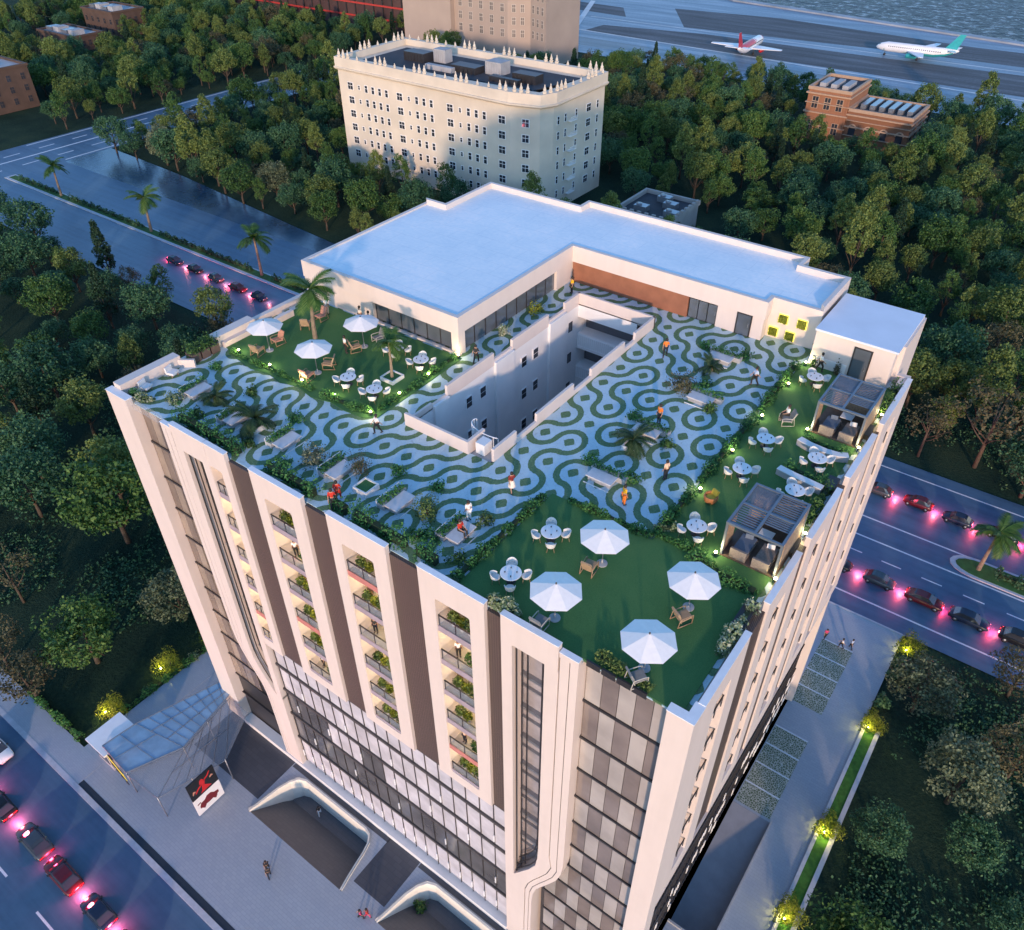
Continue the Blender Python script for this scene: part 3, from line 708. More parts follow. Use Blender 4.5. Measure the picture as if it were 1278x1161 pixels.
for i in range(6):
    a = -42.35+i*1.52
    m = MB(); m.box(a, 21.5, T+.22, a+1.5, 21.56, 45.42); o = m.build("glazed_wall_pane", GL, B)
    m = MB(); m.box(a-.03, 21.45, T+.22, a+.04, 21.62, 45.42); m.build("frame", DARK, o)
for i in range(9):
    a = 22.02+i*1.55
    m = MB(); m.box(-32.75, a, T+.1, -32.69, a+1.53, 45.42); o = m.build("glazed_wall_pane", GL, B)
    m = MB(); m.box(-32.8, a-.03, T+.1, -32.64, a+.04, 45.42); m.build("frame", DARK, o)
def door(x0, x1, y, z1, nm, leaves=1):
    m = MB(); m.box(x0-.08, y-.06, T, x1+.08, y+.02, z1+.08); f = m.build(nm, DARK, B)
    for i in range(leaves):
        a = x0+(x1-x0)*i/leaves; b = x0+(x1-x0)*(i+1)/leaves
        m = MB(); m.box(a+.04, y-.085, T+.06, b-.04, y-.055, z1); m.build("pane", GL, f)
        m = MB(); m.box(b-.2, y-.13, T+.9, b-.16, y-.09, T+1.3); m.build("handle", STEEL, f)
door(-19.8, -17.05, 38.86, 45.2, "sliding_door", 3); door(-15.05, -13.8, 38.58, 45.3, "penthouse_door", 1)
# lift and stair cabin at the back right corner
m = MB(); m.box(-7.9, 37.4, T, -1.6, 44.6, 46.55); m.box(-1.6, 38.7, 0, -1.2, 44.6, 46.55); o = m.build("stair_cabin_walls", WALL, B)
m = MB(); m.box(-8.0, 37.2, 46.55, -1.4, 44.75, 46.72); m.build("stair_cabin_roof", MAT("cabin_roof_coating", (.66, .70, .78), .55, .06, .3), B)
door(-4.6, -3.3, 37.38, 46.0, "cabin_door", 1)
m = MB(); m.box(-7.9, 37.35, T, -4.9, 37.4, 44.2); m.build("cabin_dado", WHITE, B)
m = MB(); m.box(-1.2, 38.7, 0, -.2, 39.2, 44.0); m.box(-.9, 37.4, 43.2, -.1, 38.7, 43.95); m.build("back_corner_wall", WALL, B)
# ================================================================ VEGETATION
def crown_mesh(name, seed, rx, rz_, nclump, nleaf, size, mat, taper=0., lift=0., ragged=.25):
    """crown of leaf faces gathered in clumps spread through an uneven volume; base of the crown at z=0"""
    r_ = random.Random(seed); m = MB(); lob = [(r_.uniform(0, 6.28), r_.uniform(-.6, .9), r_.uniform(.6, 1.15)) for _ in range(9)]
    cs = []
    while len(cs) < nclump:
        a = r_.uniform(0, 6.28); el = math.asin(r_.uniform(-.75, 1)); q = r_.uniform(.35, 1)**.45
        k = 1-ragged+ragged*max((math.cos(a-la)*math.cos(el)+math.sin(el)*le)*s_ for la, le, s_ in lob)
        zz = math.sin(el)*q; rr = rx*k*q*math.cos(el)*(1-taper*max(0, (zz+.75)/1.75))
        cs.append((rr*math.cos(a), rr*math.sin(a), rz_*(1+zz*k*1.0), r_.uniform(.5, 1.1)))
    for cx, cy, cz, s_ in cs:
        cr = rx*.27*s_
        for _ in range(nleaf):
            d = Vector((r_.gauss(0, 1), r_.gauss(0, 1), r_.gauss(0, .75))); d = d.normalized()*cr*r_.uniform(.3, 1)**.5
            m.leaf((cx+d.x, cy+d.y, cz+d.z+lift), size, r_, .4, d*(.8/cr) if r_.random() < .6 else None)
    me = bpy.data.meshes.new(name); me.from_pydata(m.v, [], m.f); me.materials.append(mat); me.update(); return me
def trunk_mesh(name, seed, h, rx, rz_, rad, mat=BARK):
    r_ = random.Random(seed); m = MB()
    top = (r_.uniform(-.3, .3), r_.uniform(-.3, .3), h+rz_*.9)
    m.tube([(0, 0, -.3), (.05, 0, h*.5), (top[0]*.5, top[1]*.5, h+.2), top], [rad*1.25, rad, rad*.75, rad*.25], 7)
    for i in range(6):
        a = i*1.05+r_.uniform(-.3, .3); z0 = h*r_.uniform(.55, 1.0); l = rx*r_.uniform(.5, .8)
        m.tube([(0, 0, z0), (l*.45*math.cos(a), l*.45*math.sin(a), z0+rz_*.35), (l*math.cos(a), l*math.sin(a), z0+rz_*r_.uniform(.6, 1.1))], [rad*.5, rad*.33, rad*.1], 5)
    me = bpy.data.meshes.new(name); me.from_pydata(m.v, [], m.f); me.polygons.foreach_set("use_smooth", [True]*len(m.f)); me.materials.append(mat); me.update(); return me
#        kind: crown mesh, trunk mesh, label words
KINDS = {}
def kind(k, seed, rx, rz_, h, nc_, nl, size, mat, taper=0., ragged=.3, rad=.2):
    KINDS[k] = (crown_mesh(k+"_crown", seed, rx, rz_, nc_, nl, size, mat, taper, h*.8, ragged), trunk_mesh(k+"_trunk", seed, h, rx, rz_, rad))
kind("green", 1, 3.9, 3.1, 2.6, 90, 46, .36, LG, .15, .55)
kind("olive", 2, 3.5, 3.5, 2.8, 78, 46, .34, LO, .2, .6)
kind("teal", 3, 4.0, 3.1, 2.4, 90, 46, .36, LT, .1, .6)
kind("brown", 4, 3.5, 3.0, 2.6, 62, 36, .32, LB, 0, .6)
kind("tall", 5, 2.7, 4.6, 2.6, 84, 42, .33, LO, .5, .55)
kind("cone", 6, 1.9, 5.2, 1.2, 110, 40, .34, LC, .85, .15, .15)
kind("round", 7, 3.3, 2.8, 1.8, 84, 50, .31, LG, .1, .65)
kind("feather", 10, 2.5, 4.0, 2.2, 60, 40, .30, LG, .55, .6)
kind("pale", 8, 3.5, 3.1, 2.0, 84, 46, .33, LEAF("grey_green_leaves", [(.25, (.045, .07, .04)), (.5, (.12, .155, .085)), (.8, (.23, .27, .15))]), .1, .4)
kind("sparse", 9, 3.6, 3.0, 4.2, 34, 26, .34, LB, 0, .5, .17)
KNAME = {"green": ("leafy_tree", "round green broadleaf tree"), "olive": ("olive_tree_crown", "olive green bushy tree"), "teal": ("shade_tree", "dark teal green spreading tree"),
         "brown": ("russet_tree", "brownish thin-leaved tree"), "tall": ("tall_tree", "tall narrow olive tree"), "cone": ("conifer", "dark pointed conifer"), "round": ("round_tree", "lumpy mid green tree"),
         "pale": ("grey_green_tree", "pale grey-green tree"), "feather": ("slender_tree", "slender feathery green tree"), "sparse": ("sparse_tree", "sparse tree with a pale bare trunk")}
KNAME["olive"] = ("bushy_tree", KNAME["olive"][1])
NTREE = {}
def tree(k, x, y, s, where, z=0., label=None, sxy=1.):
    nm, lb = KNAME[k]
    r_ = thing(nm, label or lb+" "+where, "tree", (x, y, z), rnd.uniform(0, 6.28), None if label else lb+"s "+where, s)
    r_.scale = (s*sxy, s*sxy, s*rnd.uniform(.92, 1.08))
    a = link("trunk", KINDS[k][1], r_); b = link("crown", KINDS[k][0], r_)
    NTREE[k] = NTREE.get(k, 0)+1
    return r_
# trees one can tell apart, nearest first (measured on the ground)
PLACED = []
def T1(k, x, y, s, label): PLACED.append((x, y, s*3.6)); return tree(k, x, y, s, "", label=label)
T1("round", -69.8, -5.2, 1.45, "bright green tree standing alone above the street corner at the left")
T1("pale", -66.9, 5.2, 1.15, "grey-green tree pressed against the left edge of the tower")
T1("green", -85.1, 9.0, 1.7, "big dark green tree left of the tower at mid height")
T1("teal", -100.1, 4.6, 1.35, "teal tree at the left photo edge beside the big dark green one")
T1("sparse", -86.3, -5.5, 1.0, "sparse brownish tree with a pale trunk at the left photo edge")
T1("brown", -70.8, -12.2, 1.0, "brownish tree overhanging the pavement at the left photo edge")
T1("brown", -77.5, -12.0, .9, "smaller brownish tree beside the pavement in the far left corner")
T1("olive", -112.1, 20.4, 1.2, "olive tree left of the top left corner of the roof terrace")
T1("olive", -121.2, 53.2, 1.1, "olive tree beside the road behind the terrace's dark planters")
T1("brown", -117.5, 51.0, .8, "brown tree beside the road just behind the terrace's left edge")
T1("pale", 11.2, 45.6, 1.08, "big pale grey-green tree beside the drive behind the building")
T1("pale", 17.2, 36.6, 1.2, "large grey-olive tree standing alone in the lawn right of the drive")
T1("teal", 12.6, 27.4, .7, "small teal tree next to the planting strip of the drive")
T1("teal", 20.2, 31.2, .7, "small dark tree in the middle of the right lawn")
T1("round", 13.4, 14.6, 1.2, "wide green tree at the bottom right beside the planting strip")
T1("brown", 21.6, 43.0, 1.0, "brown leafy tree at the right photo edge over the lawn")
T1("brown", 19.6, 54.2, .9, "brown tree at the right photo edge beside the back road")
T1("teal", 24.8, 26.2, .6, "small dark tree at the lower right corner")
T1("sparse", -1.0, 94.2, 1.2, "thin tree with a pale trunk just beyond the back road")
T1("sparse", 6.8, 96.5, 1.7, "tall thin tree with a long pale leaning trunk at the right photo edge")
T1("olive", -6.5, 107.0, 1.25, "olive tree just outside the stair cabin's back corner")
T1("tall", -30.3, 148.5, 1.5, "tall olive tree behind the penthouse's right end")
T1("round", -14.3, 136.0, 1.35, "green tree behind the stair cabin")
T1("pale", -167.3, 107.5, 1.25, "pale tree at the edge of the far carriageway opposite the cream block")
T1("green", -172.8, 100.5, 1.3, "green tree leaning over the far carriageway")
T1("tall", -188.7, 105.0, 1.45, "tall olive tree leaning over the far carriageway beside the green one")
T1("pale", -214.8, 107.0, 1.4, "pale tree near the crossing of the two streets")
T1("tall", -200.0, 106.0, 1.5, "tall olive tree by the far carriageway, right of the pale one")
# woodland: every trunk its own thing, kept off roads, buildings and the airfield
def proj(x, y, z=4.0):
    d = Vector((x, y, z))-CAMP; q = d.dot(fw)
    if q < 1: return None
    return (512+802.4*d.dot(r2)/q, 465-802.4*d.dot(u2)/q)
BLD = [(-175, 133, -98, 172), (-262, 252, -168, 300), (-80, 232, -40, 262), (-95, 134, -62, 158), (-66, 138, -42, 150), (-420, 262, -275, 300), (-405, 160, -350, 200), (-330, 88, -283, 122), (-58, -20, 9.4, 58), (-84, -14.5, -56, -7)]
def free(x, y):
    if 55 < y < 93 and x > -270: return False
    if -270 < x < -239 and y < 300: return False
    if x < -112 and 55 < y < 104+(x+205)*(-.07)*(x > -205): return False
    if y < -12.5: return False
    if y > 292+(x+200)*(-.06): return False
    for a, b, c, d in BLD:
        if a-2 < x < c+2 and b-3 < y < d+3: return False
    return True
def region(x, y):
    if y > 190 and x < -268: return "in the woodland of the top left corner"
    if x < -268: return "left of the cross street"
    if y < 56 and x < -57: return "in the dark grove left of the tower"
    if x < -240: return "along the cross street"
    if x < -105 and y < 140: return "between the far carriageway and the cream block"
    if x < -105: return "behind and beside the cream block"
    if x >= 9: return "in the wood at the right edge beyond the road"
    if y > 200: return "in the wood near the airfield"
    return "in the wood behind the penthouse"
r_ = random.Random(11); pts = list(PLACED)
WK = ["green", "olive", "teal", "teal", "feather", "tall", "round", "green", "brown", "cone", "teal", "olive", "feather", "tall", "olive"]
ntry = 0; cell = {}
def near(x, y, d):
    ix, iy = int(x//8), int(y//8)
    for a in (-1, 0, 1):
        for b in (-1, 0, 1):
            for px_, py_, pd in cell.get((ix+a, iy+b), ()):
                if (px_-x)**2+(py_-y)**2 < (d)**2: return True
    return False
for q in PLACED: cell.setdefault((int(q[0]//8), int(q[1]//8)), []).append(q)
nfor = 0
while ntry < 60000 and nfor < 1150:
    ntry += 1
    x = r_.uniform(-460, 60); y = r_.uniform(-14, 296)
    if not free(x, y): continue
    p = proj(x, y)
    if not p or not (-45 < p[0] < 1069 and -40 < p[1] < 985): continue
    dist = (Vector((x, y, 0))-CAMP).length
    grove = y < 56
    d = r_.choice((5.6, 7.0, 8.2)) if not grove else r_.choice((6.6, 7.6, 9.0))
    if x > 9 and y < 56: continue
    if grove and x > -100 and y < 12: continue
    if near(x, y, d): continue
    k = r_.choice(WK)
    if grove and k in ("tall", "olive") and r_.random() < .6: k = "teal"
    s = r_.choice((r_.uniform(.6, .95), r_.uniform(.85, 1.3)))*(1.1 if grove else 1.12)
    tree(k, x, y, s, region(x, y)); nfor += 1
    cell.setdefault((int(x//8), int(y//8)), []).append((x, y, d))
# low ground cover between the trees
m = MB(); g_ = random.Random(5)
def cover(n, x0, x1, y0, y1, size):
    for _ in range(n):
        x = g_.uniform(x0, x1); y = g_.uniform(y0, y1)
        if not free(x, y): continue
        f = math.sin(x*.31+y*.17)+math.sin(x*.13-y*.29)+g_.uniform(-1.3, 1.3)
        if f < .5: continue
        for k in range(7): m.leaf((x+g_.gauss(0, .35), y+g_.gauss(0, .35), g_.uniform(0, .45)), size, g_, .8)
cover(7000, 9.6, 45, 0, 55, .36); cover(11000, -135, -58, -13, 55, .42); cover(3000, -30, 40, 93, 125, .4)
me = bpy.data.meshes.new("ground_cover"); me.from_pydata(m.v, [], m.f); me.materials.append(LT); me.update()
tag(link("ground_cover", me), "patches of low leafy ground cover on the dark woodland floor", "ground cover", kind='stuff')

# ---- palms
def frond(m, r_, base, az, el, L, wd, droop, n=9, leaflets=True):
    p = Vector(base); d = Vector((math.cos(az)*math.cos(el), math.sin(az)*math.cos(el), math.sin(el))); pts_ = [p.copy()]
    for i in range(n):
        p = p+d*(L/n); d.z -= droop/n; d.normalize(); pts_.append(p.copy())
    side = Vector((-math.sin(az), math.cos(az), 0))
    m.tube(pts_, [.03*(1-i/(n+1))+.006 for i in range(n+1)], 4, False)
    for i in range(1, n+1):
        t = i/n; l = wd*(.55+.9*math.sin(math.pi*min(t*.9+.08, 1)))
        dd = (pts_[i]-pts_[i-1]).normalized()
        for sg in (-1, 1):
            for h in (0, .5):
                b = pts_[i]-(pts_[i]-pts_[i-1])*h; e = b+(side*sg*.8+dd*.65).normalized()*l+Vector((0, 0, -.25*l)); wv = dd*.055*L/1.5
                m.add([b-wv, b+wv, e], [(0, 1, 2)])
LP_ = LEAF("palm_leaves", [(.25, (.020, .065, .014)), (.5, (.05, .125, .025)), (.8, (.12, .20, .05))], 1.)
LCY = LEAF("cycad_leaves", [(.25, (.012, .035, .014)), (.5, (.03, .07, .025)), (.8, (.08, .12, .05))], 1.)
def palm_meshes(nm, seed, h, nf, L, wd, mat, lean=.25):
    r_ = random.Random(seed); t = MB(); top = (lean, .1, h)
    t.tube([(0, 0, -.1), (lean*.2, 0, h*.35), (lean*.6, .05, h*.7), top], [.20, .15, .12, .10], 8)
    a = MB()
    for i in range(nf):
        el = [.95, .55, .15, -.25][i % 4]+r_.uniform(-.12, .12)
        frond(a, r_, top, i*2.399+r_.uniform(-.2, .2), el, L*r_.uniform(.85, 1.1), wd, 1.25)
    out = []
    for mb, n_, mt in ((t, "trunk", PBARK), (a, "fronds", mat)):
        me = bpy.data.meshes.new(nm+"_"+n_); me.from_pydata(mb.v, [], mb.f); me.materials.append(mt); me.update(); out.append(me)
    return out
PALM = palm_meshes("palm", 3, 4.2, 22, 2.1, .55, LP_)
CYC = palm_meshes("cycad", 6, .55, 26, 1.75, .34, LCY, .0)
def palm(x, y, z, label, s=1., M=PALM, nm="palm_tree", cat="palm tree", rz=0., group=None):
    t = thing(nm, label, cat, (x, y, z), rz, group, s); link("trunk", M[0], t); link("fronds", M[1], t); return t
palm(-216.8, 75.3, .2, "palm on the far median nearest the cross street", 1.9)
palm(-176.5, 75.3, .2, "palm in the middle of the far median", 1.95, rz=1)
palm(-135.6, 75.3, .2, "palm on the far median nearest the building", 2.0, rz=2.2)
palm(12.3, 73.3, .2, "palm on the rounded end of the right-hand median", 1.55, rz=.7)
palm(-44.6, 15.9, T, "slim palm among the chairs at the back of the left lawn", 1.15, rz=.4)
palm(-34.54, 15.05, T+.25, "palm in a square planter on the left lawn", .74, rz=1.7)
# ---- hedges and shrubs
def hedge(name, label, segs, z, h, wd, mat=LH, size=.17, dens=150, group=None, cat="hedge", core=True):
    m = MB(); r_ = random.Random(hash(label) % 999 if False else sum(map(ord, label)))
    (xa, ya) = segs[0]; t = thing(name, label, cat, (xa, ya, z), 0, group)
    c = MB()
    for (x0, y0), (x1, y1) in zip(segs, segs[1:]):
        L = math.hypot(x1-x0, y1-y0); d = Vector((x1-x0, y1-y0, 0))/max(L, .01); s = Vector((-d.y, d.x, 0))
        c.obox(((x0+x1)/2, (y0+y1)/2, z+h*.25), (L*.9, wd*.3, h*.45), math.atan2(d.y, d.x))
        for i in range(int(max(L, .6)*dens*1.5)):
            u = r_.uniform(-.1, L+.1); bumpy = .8+.35*math.sin(u*1.9+xa)+.2*math.sin(u*5.1)
            a = r_.uniform(0, math.pi); q = r_.uniform(.55, 1.05)
            p = Vector((x0, y0, z+.05))+d*u+s*(math.cos(a)*wd*.5*q*bumpy)+Vector((0, 0, math.sin(a)*h*q*bumpy))
            m.leaf(p, size, r_, .5, (s*math.cos(a)+Vector((0, 0, math.sin(a))))*.6)
    m.build("foliage", mat, t, recalc=False)
    if core: c.build("stems", MAT_CORE, t)
    return t
MAT_CORE = MAT("hedge_core", (.012, .03, .01), .9, .2)
hedge("hedge", "hedge between the paving and the front lawn, running back from the street facade", [(-16.25, .9), (-16.2, 6), (-16.2, 10.4)], T, .75, .85)
hedge("hedge", "short hedge along the top of the front lawn", [(-14.6, 11.0), (-11, 11.1), (-8.6, 11.2)], T, .6, .7)
hedge("hedge", "loose hedge between the paving and the dining strip, near end", [(-8.35, 11.4), (-8.3, 16.5)], T, .75, .9)
hedge("hedge", "loose hedge between the paving and the dining strip, middle", [(-8.35, 17.8), (-8.35, 27)], T, .75, .95)
hedge("hedge", "loose hedge between the paving and the dining strip, far end", [(-8.4, 28.2), (-8.6, 36.4)], T, .8, .95)
hedge("hedge", "hedge in front of the near pergola", [(-5.6, 11.2), (-3.4, 10.6), (-1.1, 10.6)], T, .7, 1.3)
hedge("hedge", "hedge at the left side of the near pergola's front", [(-8, 11.6), (-5.8, 11.6)], T, .5, .7)
hedge("hedge", "low hedge behind the curved bench beside the far pergola", [(-4.3, 26.9), (-1.2, 26.7)], T, .65, 1.0)
hedge("hedge", "low hedge behind the bench between the two pergolas", [(-4.2, 22.9), (-1.4, 22.6)], T, .7, 1.1)
hedge("hedge", "bush row along the right parapet beside the middle bench", [(-.95, 18.2), (-.95, 22.3)], T, .9, .9, LG)
hedge("hedge", "bush row along the right parapet behind the far pergola", [(-.75, 33.2), (-.75, 37.3)], T, 1.1, .9, LG)
hedge("hedge", "low hedge on the left lawn's front edge towards the courtyard", [(-37.5, 10.1), (-34.4, 10.25), (-32.4, 10.7)], T, .55, .8)
hedge("hedge", "low hedge on the left lawn's side facing the courtyard", [(-32.35, 11.2), (-32.3, 15.9)], T, .5, .7)
hedge("hedge", "low hedge on the left lawn near the penthouse corner", [(-32.4, 16.4), (-32.5, 20.4)], T, .5, .6)
hedge("hedge", "low hedge on the left lawn's front edge at the far left", [(-48.6, 10.0), (-43.2, 10.1)], T, .35, .6)
hedge("hedge", "low hedge on the left lawn's front edge in its middle", [(-42.6, 10.1), (-38.6, 10.1)], T, .35, .5)
for i, (a, b) in enumerate(((-43.6, -39.6), (-39.3, -36.9), (-33.4, -28.9), (-26.9, -26.0), (-24.9, -20.6), (-19.3, -18.2))):
    hedge("planter_hedge", ["hedge behind the leftmost curved frame at the roof edge", "hedge behind the slim panel at the roof edge", "hedge behind the first balcony panel from the left", "small hedge beside the couple in red at the roof edge",
        "hedge behind the second balcony panel from the left", "small hedge behind the third brown strip from the left"][i], [(a-.3, 1.3), (b+.3, 1.3)], T-.05, 1.55, 1.3, LH)
hedge("planter_hedge", "olive hedge at the roof edge above the checkered glass bay", [(-6.3, 1.2), (-2.9, 1.0)], T-.1, .75, .9, LO)
hedge("flowering_shrub", "white-flowering shrub at the roof edge beside a dining table", [(-13.6, .9), (-11.4, .8)], T, 1.0, .9, LW, .22, 170, cat="shrub")
hedge("flowering_shrub", "white-flowering shrub at the right parapet of the front lawn", [(-.9, 5.2), (-.85, 9.2)], T, 1.0, 1.0, LW, .22, 150, cat="shrub")
hedge("flowering_shrub", "white-flowering shrub between the front lawn and the dining strip", [(-8.6, 11.9), (-7.6, 12.6)], T, .8, .7, LW, .2, 150, cat="shrub")
hedge("flowering_shrub", "white-flowering shrub in the far left corner of the terrace", [(-48.7, 1.0), (-47.7, 1.6)], T, .8, .8, LW, .2, 150, cat="shrub")
hedge("hedge", "dark hedge in the far left corner of the terrace", [(-49.8, 1.1), (-48.9, 1.2)], T, .6, .7)
hedge("hedge", "tall hedge along the lawn beside the white kiosk, by the street", [(-61.6, -12.2), (-66, -12.3), (-72, -12.4)], 0, .9, .9, LH, .24, 70)
hedge("hedge", "long low hedge along the side lane left of the glass canopy", [(-60.9, -7.4), (-60.7, -2), (-60.6, 3.6), (-57.4, 9.8)], 0, .9, .8, LH, .24, 70)
for i, (x0, x1) in enumerate(((-238, -219), (-213, -180), (-173, -139), (-132, -121))):
    hedge("median_shrubs", ["shrub row at the cross street end of the far median", "shrub row between the first two palms of the far median", "shrub row between the last two palms of the far median", "shrub row at the building end of the far median"][i], [(x0, 75.5), (x1, 75.5)], .15, 1.1, 1.3, LT, .5, 26, cat="shrub")
hedge("median_shrubs", "shrub row behind the palm on the right-hand median", [(14.3, 73.4), (26, 73.4)], .15, 1.4, 1.6, LT, .4, 60, cat="shrub")
def ball(name, label, x, y, z, rx, h, mat, n=500, size=.2, up=.8, cat="shrub", group=None, spiky=False, trunk=.0):
    t = thing(name, label, cat, (x, y, z), 0, group); r_ = random.Random(int(abs(x*13+y*7))); m = MB()
    for i in range(n):
        a = r_.uniform(0, 6.28); e = math.asin(r_.uniform(-.2, 1)); q = r_.uniform(.5, 1.08)*(.85+.25*math.sin(a*3+x))
        p = (x+rx*q*math.cos(a)*math.cos(e), y+rx*q*math.sin(a)*math.cos(e), z+trunk+h*.15+h*.85*q*math.sin(e))
        m.leaf(p, size, r_, .4, (math.cos(a)*math.cos(e), math.sin(a)*math.cos(e), math.sin(e)), .3 if spiky else .62)
    m.build("foliage", mat, t, recalc=False)
    s_ = MB(); s_.tube([(x, y, z-.05), (x+.03, y, z+trunk+h*.5)], [.07, .03], 5); 
    for k in range(4): s_.tube([(x, y, z+trunk*.7), (x+rx*.5*math.cos(k*1.6), y+rx*.5*math.sin(k*1.6), z+trunk+h*.55)], [.04, .015], 4)
    s_.build("stem", BARK, t); return t
LY = LEAF("lime_shrub_leaves", [(.25, (.06, .095, .008)), (.5, (.18, .22, .02)), (.8, (.34, .36, .045))], 1.2)
SPOTM = MAT("spotlight_housing", (.05, .05, .05), .4, .1)
def spot(label, x, y, z, e=45, aim=None, col=(1, .82, .42), group=None, cat="spotlight"):
    t = thing("garden_spotlight", label, cat, (x, y, z), 0, group)
    m = MB(); m.lathe([(.05, 0), (.05, .12), (.10, .14), (.12, .30), (.10, .30)], (x, y, z), 10); m.build("housing", SPOTM, t)
    m = MB(); m.lathe([(.10, .295), (.09, .34), (.05, .37), (.005, .38)], (x, y, z), 10); m.build("lens", MATS["lamp_glow"], t)
    point_lamp("bulb", (0, 0, .55), e, col, t, .1)
    return t
# uplit lime shrubs: right-hand planting strip and the lane left of the canopy
for x, y, r0, lb in ((8.5, 54.2, 1.5, "uplit lime shrub at the road end of the drive"), (8.15, 40.8, 1.25, "uplit lime shrub at the top of the planting strip"),
        (8.35, 26.4, 1.3, "uplit lime shrub in the middle of the planting strip"), (8.2, 16.4, 1.3, "uplit lime shrub at the bottom of the planting strip"),
        (-61.9, -8.0, 1.35, "uplit lime shrub beside the white kiosk"), (-62.0, -.6, 1.5, "uplit lime shrub half way up the side lane"), (-61.5, 6.0, 1.4, "uplit lime shrub against the tower's left edge")):
    r0 *= 1.2; ball("lime_shrub", lb, x, y, .1, r0, r0*1.6, LY, 1150, .32, spiky=True)
    spot("ground spotlight under the "+lb, x-.2, y-r0*.5, .4, 85, col=(1, .80, .22))
for i, (x, y) in enumerate(((-56.9, -7.6), (-61.2, -4.0), (-60.9, 2.2))):
    ball("garden_boulder_shrub", ["small pale shrub behind the white kiosk", "dark glossy shrub with pale blooms beside the kiosk hedge", "small pale shrub by the side lane hedge"][i], x, y, .05, .8, .9, LW if i != 1 else LT, 220, .22)
ball("shrub", "dark leafy shrub under the pale tree by the drive", 8.3, 49.5, .1, 1.1, 1.2, LT, 380, .4)
ball("shrub", "dark leafy shrub left of the pale tree by the drive", 8.2, 44.6, .1, 1.0, 1.2, LT, 380, .4)
# ================================================================ BUILDINGS BEHIND
CRB = MAT("cream_limestone", (.64, .56, .45), .7, .1, .15, .1, 3)
ROOFD = MAT("dark_roof_felt", (.035, .04, .05), .8, .25, .2)
def win(nm, mats, parent, P, u0, u1, z0, z1, dep=.05, split=2):
    m = MB(); fbox(m, P, u0-.12, u1+.12, -dep-.05, .02, z0-.12, z1+.12)
    m.m = 1
    for i in range(split):
        a = u0+(u1-u0)*i/split+.06; b = u0+(u1-u0)*(i+1)/split-.06
        fbox(m, P, a, b, -dep-.08, -dep-.04, z0, z0+(z1-z0)*.55); fbox(m, P, a, b, -dep-.08, -dep-.04, z0+(z1-z0)*.62, z1)
    return m.build(nm, mats, parent)
WM = [WHITEP, GLASSD]
cb = thing("cream_apartment_block", "tall cream apartment block with a crown of finials and a dark sunken roof", "building", (-138, 150, 0))
WX0, WX1, WY0, WY1, WH = -171.5, -104.0, 138.0, 165.5, 27.2
CH = [(WX0, WY0), (WX1-9.0, WY0-.8), (WX1-1.4, WY0+.8), (WX1, WY0+4.5), (WX1, WY1), (WX0, WY1)]
m = MB(); m.prism(CH, 0, WH); m.build("wall", CRB, cb)
ins = inset(CH, 4.2); m = MB(); m.prism(ins, WH, WH+.25); m.build("roof", ROOFD, cb)
ring = MB(); n = len(CH); a_ = inset(CH, -.45); b_ = inset(CH, 1.0)
vs = [(x, y, z) for L, z in ((a_, WH-.9), (a_, WH+1.6), (b_, WH+1.6), (b_, WH+.02)) for x, y in L]; fs = []
for i in range(n):
    for k in range(3): fs.append((k*n+i, k*n+(i+1) % n, (k+1)*n+(i+1) % n, (k+1)*n+i))
    fs.append((3*n+i, 3*n+(i+1) % n, (i+1) % n, i))
ring.add(vs, fs)
ring.build("parapet", CRB, cb)
m = MB(); c_ = inset(CH, -.7)
vs = [(x, y, z) for L, z in ((a_, WH-1.5), (c_, WH-1.1), (c_, WH-.8), (a_, WH-.7)) for x, y in L]; fs = []
for i in range(n):
    for k in range(3): fs.append((k*n+i, k*n+(i+1) % n, (k+1)*n+(i+1) % n, (k+1)*n+i))
m.add(vs, fs); m.build("cornice", CRB, cb)
FIN = [(.42, 0), (.42, .5), (.55, .55), (.55, .7), (.30, .8), (.38, 1.3), (.26, 1.7), (.12, 2.2), (.16, 2.4), (.02, 2.9)]
edges = [(CH[i], CH[(i+1) % n]) for i in range(n)]
for (xa, ya), (xb, yb) in edges:
    L = math.hypot(xb-xa, yb-ya); k = 0; u = 1.2
    while u < L-.6:
        big = (k % 5) in (0, 1, 2)
        m = MB(); c = (xa+(xb-xa)*u/L, ya+(yb-ya)*u/L, WH+1.55); s_ = .72 if big else .4
        m.lathe([(r_*(1.1 if big else .8), z*s_) for r_, z in FIN], c, 6); m.build("finial", CRB, cb)
        u += 1.7 if big and (k % 5) < 2 else 3.4; k += 1
for i, (x, y, a, b, h) in enumerate(((-158, 150, 7, 4, 2.2), (-150, 153, 4, 3, 3.2), (-140, 148, 8, 4, 1.6), (-131, 151, 5, 4, 3.), (-121, 149, 7, 3.5, 2.), (-147, 146, 9, 1.4, 1.2), (-126, 146, 9, 1.4, 1.2))):
    m = MB(); m.box(x, y, WH+.2, x+a, y+b, WH+.25+h)
    for q in range(6): m.box(x+.3+q*a/6.2, y-.12, WH+.5, x+.45+q*a/6.2, y, WH+h)
    m.build("roof_plant_unit", SLAB if i % 2 else DARK, cb)
PW = lambda u, w_, z: (u, WY0+w_-(.8*(u-WX0)/(WX1-9.0-WX0)), z)
PE = lambda u, w_, z: (WX1-w_, u, z)
colsw = []
u = WX0+4.3
for grp in range(3):
    colsw.append((u, 1.9, 2)); colsw.append((u+3.3, .7, 1))
    for q in range(4 if grp == 0 else 3): colsw.append((u+6.0+q*2.5, 1.0, 1))
    u += 18.2 if grp == 0 else 17.2
colsw.append((WX1-11.4, 2.0, 2))
